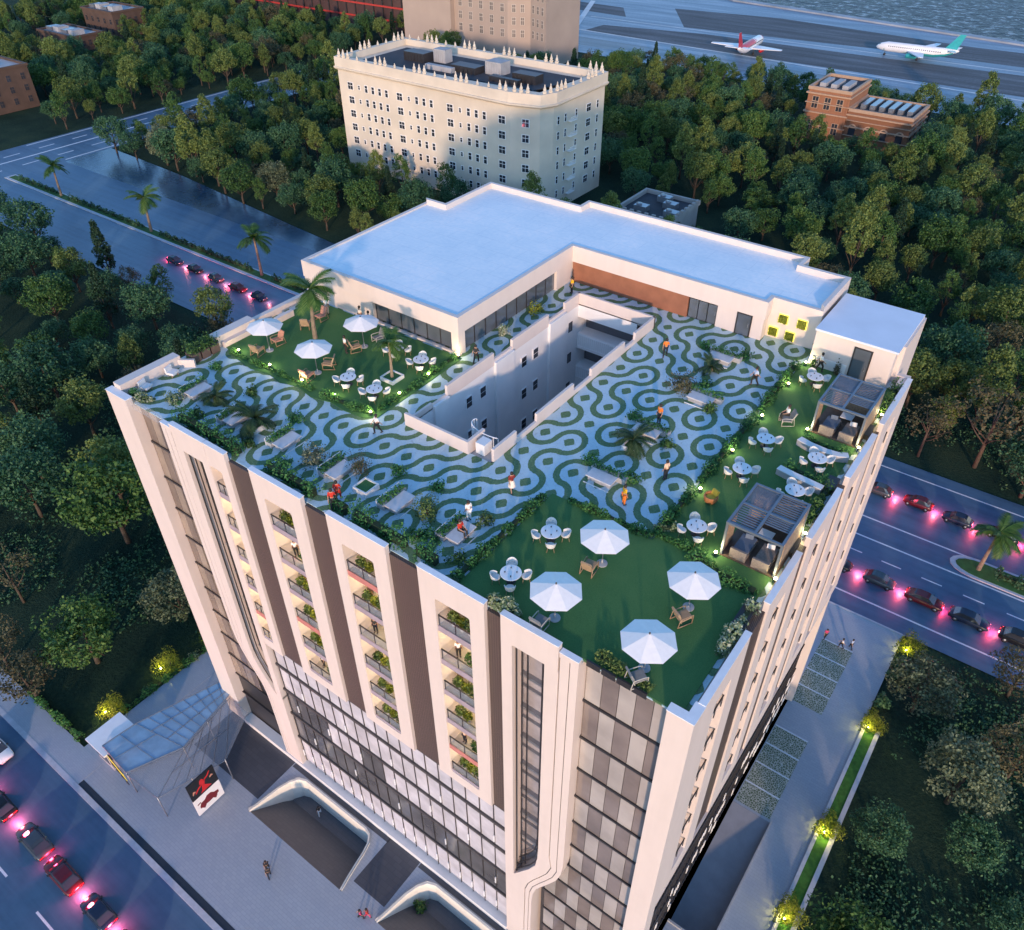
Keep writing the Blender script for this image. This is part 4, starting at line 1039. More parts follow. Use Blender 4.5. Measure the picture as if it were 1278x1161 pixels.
for f in range(7):
    zc = WH-5.2-f*3.55
    for (uc, wd, sp) in colsw:
        if zc < 1: continue
        hgt = 1.7 if wd > .8 else 1.0
        win("window", WM, cb, PW, uc-wd/2, uc+wd/2, zc-hgt/2, zc+hgt/2, split=sp)
    for uc, wd, sp in ((WY0+6.4, .8, 1), (WY0+9.5, .7, 1), (WY0+14.3, .7, 1), (WY0+20, 1.9, 2), (WY0+24.2, .8, 1)):
        if zc < 1: continue
        win("side_window", WM, cb, PE, uc-wd/2, uc+wd/2, zc-.85, zc+.85, split=sp)
    if zc > 1:
        m = MB(); fbox(m, PE, WY0+10.6, WY0+13.6, -1.0, 0, zc-1.2, zc-1.05)
        for q in range(8): fbox(m, PE, WY0+10.6+q*.42, WY0+10.66+q*.42, -1.0, -.95, zc-1.1, zc-.2)
        fbox(m, PE, WY0+10.6, WY0+13.6, -1.02, -.94, zc-.2, zc-.12); m.build("fire_escape", WHITEP, cb)
Pch = lambda u, w_, z: (-113.0+u*.978-w_*.206, 137.2+u*.206+w_*.978, z)
for f in range(6):
    zc = WH-5.2-f*3.55; win("corner_window", WM, cb, Pch, 3.2, 5.0, zc-.85, zc+.85)
# --- beige tower behind it
TB = MAT("beige_stone", (.40, .31, .25), .75, .08, .08, .1, 2)
tb = thing("beige_tower", "plain beige tower cut by the top edge behind the cream block", "building", (-215, 270, 0))
m = MB(); m.box(-258, 257.5, 0, -232, 285, 62); m.box(-232, 260, 0, -205, 285, 60); m.prism([(-205, 260), (-197, 264.3), (-187.5, 261), (-187.5, 285), (-205, 285)], 0, 61); m.build("wall", TB, tb)
PB = lambda u, w_, z: (u, 260+w_, z)
Pb2 = lambda u, w_, z: (-205+u*.882-w_*.47, 260+u*.47+w_*.882, z)
Pb3 = lambda u, w_, z: (-197+u*.945+w_*.328, 264.3-u*.328+w_*.945, z)
TW = [MAT("tower_window_frame", (.50, .44, .38), .6, .05), MAT("tower_window_glass", (.20, .17, .15), .2, .3, .2)]
for f in range(10):
    z = 10+f*4.4
    for q in range(5): win("window", TW, tb, PB, -229.6+q*5.3, -227.9+q*5.3, z, z+2.6, split=2)
    for q in range(3): win("side_window", TW, tb, Pb3, 1.3+q*3.0, 2.5+q*3.0, z, z+2.5, split=2)
    for q in range(2): win("angle_window", TW, tb, Pb2, 1.8+q*3.4, 3.2+q*3.4, z, z+2.5, split=2)
# --- brick building by the airfield
BRM = concrete_pave("orange_brick", (.27, .115, .058), (.33, .145, .075), .6, .8)
BTR = MAT("brick_stone_trim", (.42, .28, .19), .7, .1)
bb = thing("brick_station_house", "orange brick house with a low wing and a taller block near the airfield", "building", (-60, 246, 0))
m = MB(); m.box(-62.5, 238.5, 0, -44, 255.5, 9.7); m.box(-75.2, 238.0, 0, -62.6, 256, 14.2); m.build("wall", BRM, bb)
for (x0, y0, x1, y1, z) in ((-62.4, 238.2, -43.7, 255.8, 9.7), (-75.5, 237.7, -62.4, 256.3, 14.2)):
    m = MB(); m.box(x0, y0, z, x1, y0+.7, z+.9); m.box(x0, y1-.7, z, x1, y1, z+.9); m.box(x0, y0+.7, z, x0+.7, y1-.7, z+.9); m.box(x1-.7, y0+.7, z, x1, y1-.7, z+.9); m.build("parapet", BTR, bb)
    m = MB(); m.box(x0-.25, y0-.25, z-1.1, x1+.25, y1+.25, z-.7); m.box(x0-.15, y0-.15, z*.55, x1+.15, y1+.15, z*.55+.35); m.box(x0-.12, y0-.12, z*.74, x1+.12, y1+.12, z*.74+.2); m.box(x0-.12, y0-.12, z*.3, x1+.12, y1+.12, z*.3+.2); m.build("stone_band", BTR, bb)
    m = MB(); m.box(x0+.7, y0+.7, z, x1-.7, y1-.7, z+.1); m.build("roof", ROOFD, bb)
for i in range(6):
    m = MB(); x = -60.5+i*2.7; m.box(x, 243, 9.8, x+1.6, 252, 11.0); m.box(x+.2, 242.4, 9.8, x+1.4, 243, 10.6); m.build("roof_plant_unit", STEEL, bb)
for i in range(3):
    m = MB(); m.box(-73.6+i*3.4, 242, 14.3, -71.8+i*3.4, 250, 15.4); m.build("roof_plant_unit", SLAB, bb)
P1_ = lambda u, w_, z: (u, 238+w_, z); P2_ = lambda u, w_, z: (u, 238.5+w_, z); P3_ = lambda u, w_, z: (-44-w_, u, z)
BWN = [BTR, GLASSD]
for i in range(3): win("window", BWN, bb, P1_, -73.6+i*3.7, -71.8+i*3.7, 9.2, 12.4)
for i in range(3): win("window", BWN, bb, P1_, -73.6+i*3.7, -71.8+i*3.7, 2.5, 5.6)
def arch(P, u, z, r_):
    m = MB(); m.m = 0
    A = [(u+r_*1.35*math.cos(R(180-15*k)), z+r_*1.35*math.sin(R(180-15*k))) for k in range(13)]; C_ = [(u+r_*math.cos(R(180-15*k)), z+r_*math.sin(R(180-15*k))) for k in range(13)]
    m.ribbon(A, C_, -.3, .1, P); m.m = 1
    m.ribbon(C_, [(p, z-1.9) for p, q in C_], -.06, .05, P); m.build("arched_window", BWN, bb)
for i in range(4): arch(P2_, -60.2+i*4.6, 5.0, 1.0)
for i in range(3): arch(P3_, 241.5+i*5.3, 5.0, 1.0)
# --- low stone house half hidden behind the penthouse
LS = MAT("grey_stone", (.34, .32, .30), .75, .12, .3, .15, 3)
ls = thing("stone_house", "small grey stone house with a crenellated roof behind the penthouse", "building", (-75, 146, 0))
m = MB(); m.box(-83, 138, 0, -69, 153, 6.6); m.box(-69, 138.5, 0, -46.5, 146, 3.9); m.build("wall", LS, ls)
m = MB(); z = 6.6; x0, y0, x1, y1 = -83.3, 137.7, -68.7, 153.3
m.box(x0, y0, z, x1, y0+.6, z+1); m.box(x0, y1-.6, z, x1, y1, z+1); m.box(x0, y0+.6, z, x0+.6, y1-.6, z+1); m.box(x1-.6, y0+.6, z, x1, y1-.6, z+1)
for i in range(8): m.box(x0+.3+i*1.9, y0-.02, z+1, x0+1.2+i*1.9, y0+.58, z+1.5); m.box(x1-.58, y0+.4+i*1.9, z+1, x1+.02, y0+1.3+i*1.9, z+1.5)
m.build("parapet", LS, ls)
m = MB(); m.box(-82.6, 138.4, 6.6, -69.4, 152.6, 6.7); m.box(-68.6, 138.8, 3.9, -46.8, 145.7, 4.0); m.build("roof", ROOFD, ls)
for i, (x, y) in enumerate(((-80, 141), (-75, 146), (-78, 149), (-72.5, 141.5))):
    m = MB(); m.box(x, y, 6.7, x+3.2, y+2.2, 8.0); m.tube([(x+1, y+1, 8), (x+1, y+1, 8.3)], .7, 10); m.build("roof_plant_unit", STEEL, ls)
# --- dark red-banded industrial hall at the top
RB = thing("red_industrial_hall", "dark industrial hall with red horizontal bands at the top edge", "building", (-345, 282, 0))
m = MB(); m.box(-420, 280, 0, -278, 300, 26); m.build("wall", MAT("dark_rust_cladding", (.07, .035, .03), .7, .3, .1), RB)
for k, z in enumerate((4, 9.5, 15, 20.5)):
    m = MB(); m.box(-420, 279.5, z, -277.7, 279.95, z+.7); m.build("red_band", MAT("red_band_paint%d" % k if 0 else "red_band_paint", (.45, .045, .035), .5, .15), RB)
m = MB()
for i in range(24): m.box(-418+i*6, 279.6, 0, -417.4+i*6, 280, 26)
m.build("wall_posts", DARK, RB)
# --- flat-roofed brown blocks at the top left and the left edge
def block(nm, label, x0, y0, x1, y1, h, wallm, nw=5):
    t = thing(nm, label, "building", ((x0+x1)/2, (y0+y1)/2, 0))
    m = MB(); m.box(x0, y0, 0, x1, y1, h); m.build("wall", wallm, t)
    m = MB(); m.box(x0-.4, y0-.4, h, x1+.4, y0+.5, h+.8); m.box(x0-.4, y1-.5, h, x1+.4, y1+.4, h+.8); m.box(x0-.4, y0+.5, h, x0+.5, y1-.5, h+.8); m.box(x1-.5, y0+.5, h, x1+.4, y1-.5, h+.8); m.build("parapet", BRN, t)
    m = MB(); m.box(x0+.5, y0+.5, h, x1-.5, y1-.5, h+.1); m.build("roof", SLAB, t)
    for i in range(4):
        a = x0+2+i*(x1-x0-4)/4; m = MB(); m.box(a, y0+3, h+.1, a+(x1-x0)*.15, y0+8, h+1.6+.5*(i % 2)); m.build("roof_plant_unit", SLAB if i % 2 else STEEL, t)
    Pb = lambda u, w_, z: (u, y0+w_, z); Pc = lambda u, w_, z: (x1-w_, u, z)
    f = 0
    while 2.5+f*3.6 < h-2.5:
        for i in range(nw):
            a = x0+(x1-x0)*(i+.5)/nw; win("window", [BRN, GLASSD], t, Pb, a-.8, a+.8, 2+f*3.6, 3.9+f*3.6)
            b = y0+(y1-y0)*(i+.5)/nw; win("side_window", [BRN, GLASSD], t, Pc, b-.7, b+.7, 2+f*3.6, 3.9+f*3.6)
        f += 1
    return t
BRN = MAT("brown_brick", (.085, .052, .038), .8, .2, .3)
block("brown_block", "low brown brick block with white roof plant at the top left", -396, 170, -368, 184, 5.5, BRN)
block("brown_block", "taller brown block behind the low one at the top left edge", -402, 196, -378, 212, 10, BRN)
block("brick_block", "dark brick block with pale balconies at the left photo edge", -326, 98, -304, 118, 13, BRN, 4)
# ================================================================ LAMPS ON THE TOWER
lm = MB(); lm.lathe([(.16, 0), (.16, -.05), (.11, -.07)], (0, 0, 0), 12)
for x, y, z in LAMPS:
    m = MB(); m.lathe([(.17, .12), (.17, .03), (.13, 0)], (x, y, z), 12); o = m.build("balcony_ceiling_lamp", MATS["lamp_glow"], B)
    point_lamp("balcony_bulb", (x-B.location.x, y-B.location.y, z-.15), 7, (1, .74, .42), B, .12)
# ================================================================ ROOF FURNITURE
FAB = MAT("parasol_fabric", (.84, .80, .77), .75, .04, 3)
def umbrella(x, y, label, rz=.2):
    t = thing("parasol", label, "umbrella", (x, y, T+.05), rz, "white octagonal parasols on the roof lawns")
    m = MB(); r_ = 1.56; n = 8
    ring = [(r_*math.cos(2*math.pi*k/n), r_*math.sin(2*math.pi*k/n), 2.32) for k in range(n)]
    low = [(q[0]*.985, q[1]*.985, 2.28) for q in ring]
    m.add(ring+[(0, 0, 2.92)]+low+[(0, 0, 2.86)], [(k, (k+1) % n, n) for k in range(n)]+[(n+1+(k+1) % n, n+1+k, 2*n+1) for k in range(n)]+[(k, n+1+k, n+1+(k+1) % n, (k+1) % n) for k in range(n)])
    m.build("canopy", FAB, t, False)
    m = MB(); m.tube([(0, 0, 0), (0, 0, 2.86)], .03, 8); m.build("pole", STEEL, t, False)
    m = MB(); m.lathe([(.05, 2.9), (.055, 2.98), (.02, 3.03)], (0, 0, 0), 8); m.build("finial", DARK, t, False)
    m = MB(); m.lathe([(.34, 0), (.34, .06), (.07, .1), (.05, .4)], (0, 0, 0), 14); m.build("base", SLAB, t, False)
    m = MB()
    for k in range(n): m.tube([(0, 0, 2.3), (.8*math.cos(2*math.pi*k/n), .8*math.sin(2*math.pi*k/n), 2.58)], .012, 4)
    m.build("ribs", DARK, t, False)
    return t
UMB = [(-9.72, 2.04, "parasol nearest the street facade on the front lawn"), (-9.78, 7.35, "parasol nearest the hedge and paving on the front lawn"), (-3.88, 7.31, "parasol nearest the right parapet on the front lawn"), (-3.86, 2.02, "parasol nearest the front right corner of the roof"),
       (-46.2, 12.13, "parasol at the left edge of the left lawn"), (-40.18, 12.08, "parasol in the middle of the left lawn"), (-40.03, 17.39, "parasol close to the penthouse wall on the left lawn")]
for x, y, lb in UMB: umbrella(x, y, "white octagonal "+lb, R(12))
WOOD = MAT("light_teak", (.34, .22, .13), .6, .2, 6)
CUSH = {"grey": MAT("grey_cushion", (.22, .22, .22), .85, .1, 5), "pink": MAT("salmon_cushion", (.50, .24, .17), .85, .1, 5), "tan": MAT("tan_cushion", (.36, .25, .16), .85, .1, 5)}
def arm_master(c):
    t = thing("garden_armchair", "", "armchair", (0, 0, T))
    m = MB()
    for s in (-1, 1):
        m.tube([(s*.34, .34, 0), (s*.34, .36, .58), (s*.34, .2, .62), (s*.34, -.38, .58), (s*.34, -.5, .02)], .028, 6)
        m.tube([(s*.34, .34, .03), (s*.34, -.5, .03)], .024, 6)
    m.tube([(-.34, .3, .33), (.34, .3, .33)], .022, 6); m.tube([(-.34, -.3, .28), (.34, -.3, .28)], .022, 6)
    m.build("frame", WOOD if c != "grey" else MAT("pale_frame", (.46, .43, .38), .5, .1), t, False)
    m = MB(); m.obox((0, .02, .38), (.6, .66, .11), 0, Matrix.Rotation(R(6), 3, 'X')); m.build("seat", CUSH[c], t, False)
    m = MB(); m.obox((0, -.40, .68), (.6, .10, .66), 0, Matrix.Rotation(R(22), 3, 'X')); m.build("backrest", CUSH[c], t, False)
    return t
ARM = {}
def armchair(x, y, rz, c, label):
    if c not in ARM:
        ARM[c] = t = arm_master(c); t.location = (x, y, T+.05); t.rotation_euler.z = rz; t.scale = (1.15,)*3
        tag(t, label, group="armchairs on the roof lawns"); return t
    return dup(ARM[c], (x, y, T+.05), rz, label, "armchairs on the roof lawns", 1.15)
for x, y, a, c, lb in ((-10.08, 1.05, 0.0, "grey", "grey armchair half under the parasol nearest the street facade"), (-10.1, 6.4, .1, "tan", "tan armchair peeking out below the parasol by the hedge"),
      (-3.72, 6.2, -.5, "tan", "tan armchair below the parasol nearest the right parapet"), (-3.75, 1.05, -.6, "grey", "grey armchair below the parasol at the front right corner"),
      (-46.55, 11.2, .2, "tan", "tan armchair in front of the leftmost parasol"), (-46.5, 13.3, 3.0, "pink", "salmon armchair behind the leftmost parasol"), (-46.63, 16.75, .6, "tan", "wooden armchair beside the slim palm on the left lawn"),
      (-46.62, 18.5, 3.1, "pink", "salmon armchair near the penthouse end of the left lawn"), (-40.14, 11.0, .1, "pink", "salmon armchair in front of the middle parasol"), (-40.05, 13.2, 2.2, "tan", "tan armchair right of the middle parasol"),
      (-40.15, 16.5, -.5, "tan", "tan armchair in front of the parasol by the penthouse"), (-39.6, 18.7, 2.9, "grey", "pale armchair behind the parasol by the penthouse, next to the planter palm")):
    armchair(x, y, a, c, lb)
SHELL = MAT("white_shell_plastic", (.70, .70, .68), .4, .05)
def tub_master():
    t = thing("tub_chair", "", "chair", (0, 0, T))
    m = MB(); n = 11; rings = []
    for k in range(n):
        a = R(-200+220*k/(n-1)) ; c_, s_ = math.cos(a), math.sin(a); hh = .42+.36*(.5-.5*math.sin(a))
        rings.append([(.30*c_, .30*s_, .40), (.36*c_, .36*s_, hh+.02), (.33*c_, .33*s_, hh+.03), (.27*c_, .27*s_, .42)])
    m.loft(rings); m.build("shell", SHELL, t, False)
    m = MB(); m.lathe([(.05, .36), (.28, .38), (.30, .43), (.26, .46), (.02, .47)], (0, 0, 0), 14); m.build("seat", SHELL, t, False)
    for sx in (-1, 1):
        for sy in (-1, 1):
            m = MB(); m.tube([(sx*.18, sy*.18, .38), (sx*.24, sy*.24, 0)], .018, 6); m.build("leg", WOOD, t, False)
    return t
def table_master():
    t = thing("round_table", "", "table", (0, 0, T))
    m = MB(); m.lathe([(.64, .715), (.66, .735), (.66, .75), (.64, .76)], (0, 0, 0), 28); m.build("tabletop", WHITEP, t, False)
    m = MB(); m.tube([(0, 0, .05), (0, 0, .72)], .05, 8); m.lathe([(.30, 0), (.30, .03), (.06, .07)], (0, 0, 0), 16); m.build("pedestal", DARK, t, False)
    return t
CUP = MB(); CUP.lathe([(.028, 0), (.045, .09), (.04, .09), (.025, .01)], (0, 0, 0), 8); CUPM = MAT("dark_cup", (.03, .03, .035), .3, .1)
cup_me = None
TM, CMm = table_master(), tub_master(); first = [True, True]
TAB = [(-36.83, 12.39, "left front table of the left lawn"), (-33.89, 12.36, "right front table of the left lawn"), (-36.8, 18.1, "table behind the left lawn's planter palm"), (-33.83, 17.85, "table nearest the penthouse corner"),
       (-13.45, 2.85, "table beside the front lawn's flowering shrub"), (-13.5, 7.2, "table at the front lawn's paving corner"), (-6.3, 13.1, "table left of the near pergola"), (-6.36, 20.2, "table in the middle of the dining strip"),
       (-6.37, 24.4, "table just left of the two bench walls"), (-6.41, 34.5, "table in front of the stair cabin"), (-2.56, 24.38, "table between the two grey bench walls"), (-2.55, 20.15, "table right behind the near pergola")]
for ti, (x, y, lb) in enumerate(TAB):
    if first[0]: t = TM; first[0] = False; t.location = (x, y, T+.05); tag(t, "white round "+lb, group="round dining tables on the roof")
    else: t = dup(TM, (x, y, T+.05), 0, "white round "+lb, "round dining tables on the roof")
    for k, (dx, dy, sd) in enumerate(((0, 1.0, "far"), (1.0, .1, "right"), (0, -1.0, "near"), (-1.0, -.1, "left"))):
        v = rz2(dx*.92, dy*.92, yaw*-1*.9); rz = math.atan2(v[1], v[0])+math.pi/2
        lab = sd+" white tub chair at the "+lb
        if first[1]: c = CMm; first[1] = False; c.location = (x+v[0], y+v[1], T+.05); c.rotation_euler.z = rz; tag(c, lab, group="tub chairs round the roof tables")
        else: dup(CMm, (x+v[0], y+v[1], T+.05), rz, lab, "tub chairs round the roof tables")
        if cup_me is None: o = CUP.build("cup", CUPM); cup_me = o.data
        else: o = link("cup", cup_me)
        q = rz2(.36*math.cos(k*1.57+.6), .36*math.sin(k*1.57+.6), 0); o.location = (x+q[0], y+q[1], T+.05+.761)
        tag(o, "small dark cup on the "+lb, "cup", "cups on the "+lb)
# pergolas
PGM = MAT("pergola_slate_metal", (.17, .20, .24), .45, .1, metal=.4)
SCR = MAT("woven_screen", (.28, .20, .14), .7, .3, 9, .5, 40)
WICK = MAT("grey_wicker", (.24, .20, .17), .8, .2, 8, .5, 50)
BLUEC = MAT("slate_blue_cushion", (.13, .17, .23), .85, .1, 4)
def pergola(x0, x1, y0, y1, label, where):
    h = 2.62; t = thing("pergola", label, "pergola", ((x0+x1)/2, (y0+y1)/2, T+.05)); z = T+.05
    for px_, py_ in ((x0, y0), (x1, y0), (x0, y1), (x1, y1)):
        m = MB(); m.box(px_-.07, py_-.07, z, px_+.07, py_+.07, z+h); m.build("post", PGM, t)
    m = MB()
    for xx in (x0, (x0+x1)/2, x1): m.box(xx-.08, y0-.08, z+h, xx+.08, y1+.08, z+h+.16)
    for yy in (y0, (y0+y1)/2, y1):
        m.box(x0+.08, yy-.08, z+h+.003, (x0+x1)/2-.08, yy+.08, z+h+.158); m.box((x0+x1)/2+.08, yy-.08, z+h+.003, x1-.08, yy+.08, z+h+.158)
    m.build("roof_frame", PGM, t)
    xm, ym = (x0+x1)/2, (y0+y1)/2
    for i, (a, b, c, d, n) in enumerate(((x0, y0, xm, ym, 9), (xm, ym, x1, y1, 9), (xm, y0+1.0, x1, ym, 5), (x0, ym, xm, y1, 16))):
        m = MB()
        for k in range(n):
            yy = b+.12+(d-b-.2)*(k+.5)/n; m.obox(((a+c)/2, yy, z+h+.08), (c-a-.18, .10 if n < 12 else .07, .015), 0, Matrix.Rotation(R(12), 3, 'X'))
        m.build("louvres", PGM, t)
    m = MB()
    for k in range(15): m.box(x0-.03, y0+.12+k*.1, z+.1, x0+.03, y0+.17+k*.1, z+h)
    m.box(x0-.02, y0+.07, z, x0+.02, y0+1.6, z+h-.1); m.build("woven_side_screen", SCR, t)
    m = MB(); m.box(x1-.02, y0+.6, z, x1+.02, y1-.1, z+h-.1); m.box(x0+.1, y1-.03, z, x1-.1, y1+.01, z+h-.1); m.build("back_screen", SCR, t)
    m = MB(); m.box(x0-.1, y0-.1, z, x1+.1, y1+.1, z+.05); m.build("deck", MAT("pergola_deck", (.13, .085, .06), .7, .2, 3), t)
    for i, (cx, cy) in enumerate(((x0+1.0, y0+1.05), (x0+2.45, y0+1.0))):
        s = thing("daybed", "wicker daybed with slate blue cushion, "+("left" if i == 0 else "right")+" one under the "+where, "daybed", (cx, cy, z+.05), 0, "daybeds in the pergolas")
        m = MB(); m.box(cx-.52, cy-1.0, z+.05, cx+.52, cy+1.0, z+.38); m.build("base", WICK, s)
        m = MB(); m.box(cx-.47, cy-.65, z+.38, cx+.47, cy+.95, z+.52); m.build("cushion", BLUEC if i == 0 else WICK, s)
        m = MB(); m.obox((cx, cy-.92, z+.58), (1.04, .16, .42)); m.build("footboard", WICK, s)
        m = MB(); m.obox((cx, cy+.78, z+.62), (.5, .14, .34), .2, Matrix.Rotation(R(-20), 3, 'X')); m.build("pillow", FAB if i else BLUEC, s)
    s = thing("coffee_table", "small square coffee table under the "+where, "table", (xm, y0+2.9, z+.05))
    m = MB(); m.box(xm-.45, y0+2.5, z+.36, xm+.45, y0+3.3, z+.41); m.build("top", WHITEP, s)
    for sx in (-1, 1):
        for sy in (-1, 1): m = MB(); m.box(xm+sx*.4-.03, y0+2.9+sy*.35-.03, z+.05, xm+sx*.4+.03, y0+2.9+sy*.35+.03, z+.36); m.build("leg", DARK, s)
pergola(-4.22, -.8, 12.45, 16.8, "slate grey louvred pergola nearer the camera, beside the right parapet", "near pergola")
pergola(-4.28, -.92, 28.2, 32.6, "slate grey louvred pergola in front of the stair cabin", "far pergola")
# grey bench walls
for pts_, lb in (([(-4.5, 26.2), (-3.6, 25.95), (-2.4, 25.85), (-1.6, 25.95), (-.95, 26.3)], "low curved grey bench wall in front of the far pergola"), ([(-4.45, 22.15), (-3.3, 21.95), (-2.2, 21.85), (-1.2, 21.75)], "low grey bench wall behind the near pergola's table")):
    t = thing("bench_wall", lb, "bench", (pts_[2][0], pts_[2][1], T+.05))
    m = MB(); A = [Vector((*p, 0)) for p in pts_]
    rings = []
    for i, p in enumerate(A):
        d = (A[min(i+1, len(A)-1)]-A[max(i-1, 0)]).normalized(); s = Vector((-d.y, d.x, 0))*.27
        rings.append([tuple(p+s+Vector((0, 0, T+.03))), tuple(p-s+Vector((0, 0, T+.03))), tuple(p-s+Vector((0, 0, T+.5))), tuple(p+s+Vector((0, 0, T+.5)))])
    m.loft(rings); m.build("seat_wall", SLAB, t)
    m = MB(); m.loft([[tuple(Vector(q)*1+Vector((0, 0, .47 if i < 2 else .06))) for i, q in enumerate(r4)] for r4 in rings]); m.build("seat_slab", WHITE, t)
# stone benches with planters on the paving
TROUGH = MAT("planter_concrete", (.40, .40, .40), .7, .08, 1)
def bench(cx, cy, along, lb, hedge_side=1):
    lx, ly = (2.0, 1.0) if along == 'x' else (1.05, 1.9); z = T
    t = thing("stone_bench", "white stone slab bench "+lb, "bench", (cx, cy, z), 0, "white stone benches on the patterned paving")
    m = MB(); m.box(cx-lx/2, cy-ly/2, z+.36, cx+lx/2, cy+ly/2, z+.46); m.build("seat", MATS.get("pale_bench_stone") or MAT("pale_bench_stone", (.56, .55, .56), .6, .08, 2), t)
    m = MB(); m.box(cx-lx/2+.12, cy-ly/2+.12, z, cx+lx/2-.12, cy+ly/2-.12, z+.36); m.build("base", SLAB, t)
    m = MB()
    if along == 'x': m.box(cx-lx/2, cy-ly/2-.3, z, cx+lx/2, cy-ly/2-.24, z+.05)
    else: m.box(cx+lx/2+.24, cy-ly/2, z, cx+lx/2+.3, cy+ly/2, z+.05)
    m.build("foot_rail", WHITE, t)
    p = thing("planter_box", "long hedge planter behind the bench "+lb, "planter", (cx, cy, z), 0, "bench planters on the patterned paving")
    m = MB(); lf = MB(); r_ = random.Random(int(cx*7)); tr = MB()
    if along == 'x': x0, x1, y0, y1 = cx-lx/2-.2, cx+lx/2+.5, cy+ly/2+.04, cy+ly/2+.6
    else: x0, x1, y0, y1 = cx-lx/2-.6, cx-lx/2-.04, cy-ly/2-.1, cy+ly/2+.3
    m.box(x0, y0, z, x1, y1, z+.42); m.build("trough", TROUGH, p)
    for i in range(330): lf.leaf((r_.uniform(x0, x1), r_.uniform(y0, y1), z+.4+abs(r_.gauss(0, .22))), .17, r_, .6)
    lf.build("foliage", LH, p, recalc=False)
    if along == 'y': tr.box(x0-.1, y0, z+.62, x0-.06, y1, z+.66); tr.box(x0-.1, y0, z, x0-.06, y0+.04, z+.62); tr.box(x0-.1, y1-.04, z, x0-.06, y1, z+.62); tr.build("trellis_rail", CAP, p)
for cx, cy, al, lb in ((-14.05, 20.6, 'x', "beside the low cycad on the right-hand paving"), (-13.95, 14.1, 'x', "nearest the hedge of the front lawn"), (-14.05, 33.4, 'x', "nearest the penthouse doors"), (-12.7, 26.9, 'x', "beside the round brown shrub"),
      (-23.5, 4.0, 'y', "between the square planter and the dark olive shrub"), (-18.35, 4.1, 'y', "with the seated pair, nearest the front lawn"), (-29.2, 4.0, 'y', "between two bushy shrubs near the couple in red"),
      (-45.6, 4.4, 'y', "nearest the far left corner"), (-40.1, 3.8, 'y', "beside the big cycad"), (-34.8, 4.1, 'y', "right of the big cycad")):
    bench(cx, cy, al, lb)
def sqplanter(x, y, s, h, lb, plant=True):
    t = thing("square_planter", lb, "planter", (x, y, T)); m = MB(); k = s/2
    m.box(x-k, y-k, T, x+k, y-k+.1, T+h); m.box(x-k, y+k-.1, T, x+k, y+k, T+h); m.box(x-k, y-k+.1, T, x-k+.1, y+k-.1, T+h); m.box(x+k-.1, y-k+.1, T, x+k, y+k-.1, T+h); m.build("rim", WHITE, t)
    m = MB(); m.box(x-k+.1, y-k+.1, T, x+k-.1, y+k-.1, T+h*.7); m.build("soil", TURF, t)
r5 = random.Random(21)
for x, y, lb in ((-47.6, 7.6, "left of the bench nearest the far left corner"), (-42.2, 6.9, "above the dark low cycad"), (-36.6, 6.6, "above the bench right of the big cycad"), (-33.2, 2.2, "in front of the grey-green bushy shrub"), (-25.9, 6.4, "above the square planter"), (-22.6, 6.8, "above the dark olive shrub"),
      (-20.6, 2.4, "at the roof edge below the dark olive shrub"), (-17.1, 2.3, "right of the seated person's bench"), (-37.0, 2.3, "at the roof edge right of the big cycad"), (-43.2, 2.4, "at the roof edge left of the big cycad"), (-16.0, 34.6, "left of the bench by the penthouse doors"), (-11.6, 26.2, "right of the round brown shrub"), (-12.2, 20.3, "right of the low cycad's bench"), (-12.2, 15.5, "right of the bench by the front lawn hedge")):
    ball("low_shrub", "low leafy green shrub "+lb, x, y, T, r5.uniform(.55, .85), r5.uniform(.55, .85), r5.choice((LH, LG, LH)), 260, .18)
sqplanter(-26.5, 3.8, 1.3, .45, "white square planter right of the couple in red"); sqplanter(-34.54, 15.05, 1.4, .38, "pale square planter holding the palm on the left lawn"); sqplanter(-38.3, 4.0, 1.3, .4, "grey square planter under the big cycad"); sqplanter(-14.07, 18.65, 1.2, .35, "grey square planter under the low cycad on the right paving")
palm(-38.3, 4.0, T+.3, "big cycad spreading from a square planter on the left paving", 1.15, CYC, "cycad", "cycad"); palm(-43.6, 4.5, T, "dark low cycad left of the big one", .85, CYC, "cycad", "cycad", 1.3)
palm(-14.07, 18.65, T+.25, "cycad on the right-hand paving between two benches", .95, CYC, "cycad", "cycad", .5); palm(-13.97, 31.6, T, "dark cycad in front of the bench by the penthouse doors", .75, CYC, "cycad", "cycad", 2.1)
ball("round_shrub", "round brown shrub on the right-hand paving", -14.7, 27.7, T, 1.25, 1.7, LB, 900, .17); ball("bushy_shrub", "grey-green bushy shrub on the left paving, left of a bench", -31.75, 3.9, T, 1.15, 1.7, LEAF("silver_leaves", [(.25, (.03, .05, .03)), (.5, (.11, .14, .09)), (.8, (.26, .28, .18))], 1.5), 800, .16)
ball("upright_shrub", "tall brown upright shrub behind the couple in red", -28.1, 4.9, T, .95, 2.1, LB, 800, .18, spiky=True); ball("olive_shrub", "dark olive shrub between two benches on the left paving", -21.4, 4.3, T, .95, 1.9, LO, 800, .17)
ball("flowering_bush", "round shrub with pale flowers near the far left corner", -46.3, 2.6, T, .8, 1.0, LW, 420, .17); ball("dark_shrub", "dark spreading shrub beside the seated pair", -19.8, 2.9, T, .9, .9, LH, 420, .17); ball("pale_shrub", "pale loose shrub above the seated pair's bench", -17.9, 6.1, T, .7, .8, LO, 300, .16)
ball("flowering_bush", "white-flowered shrub against the penthouse glazing", -31.6, 26.3, T, .6, 1.0, LW, 320, .17); ball("yellow_flower_bush", "yellow-flowered shrub against the penthouse glazing's far end", -31.5, 31.2, T, .85, 1.3, LY, 420, .17)
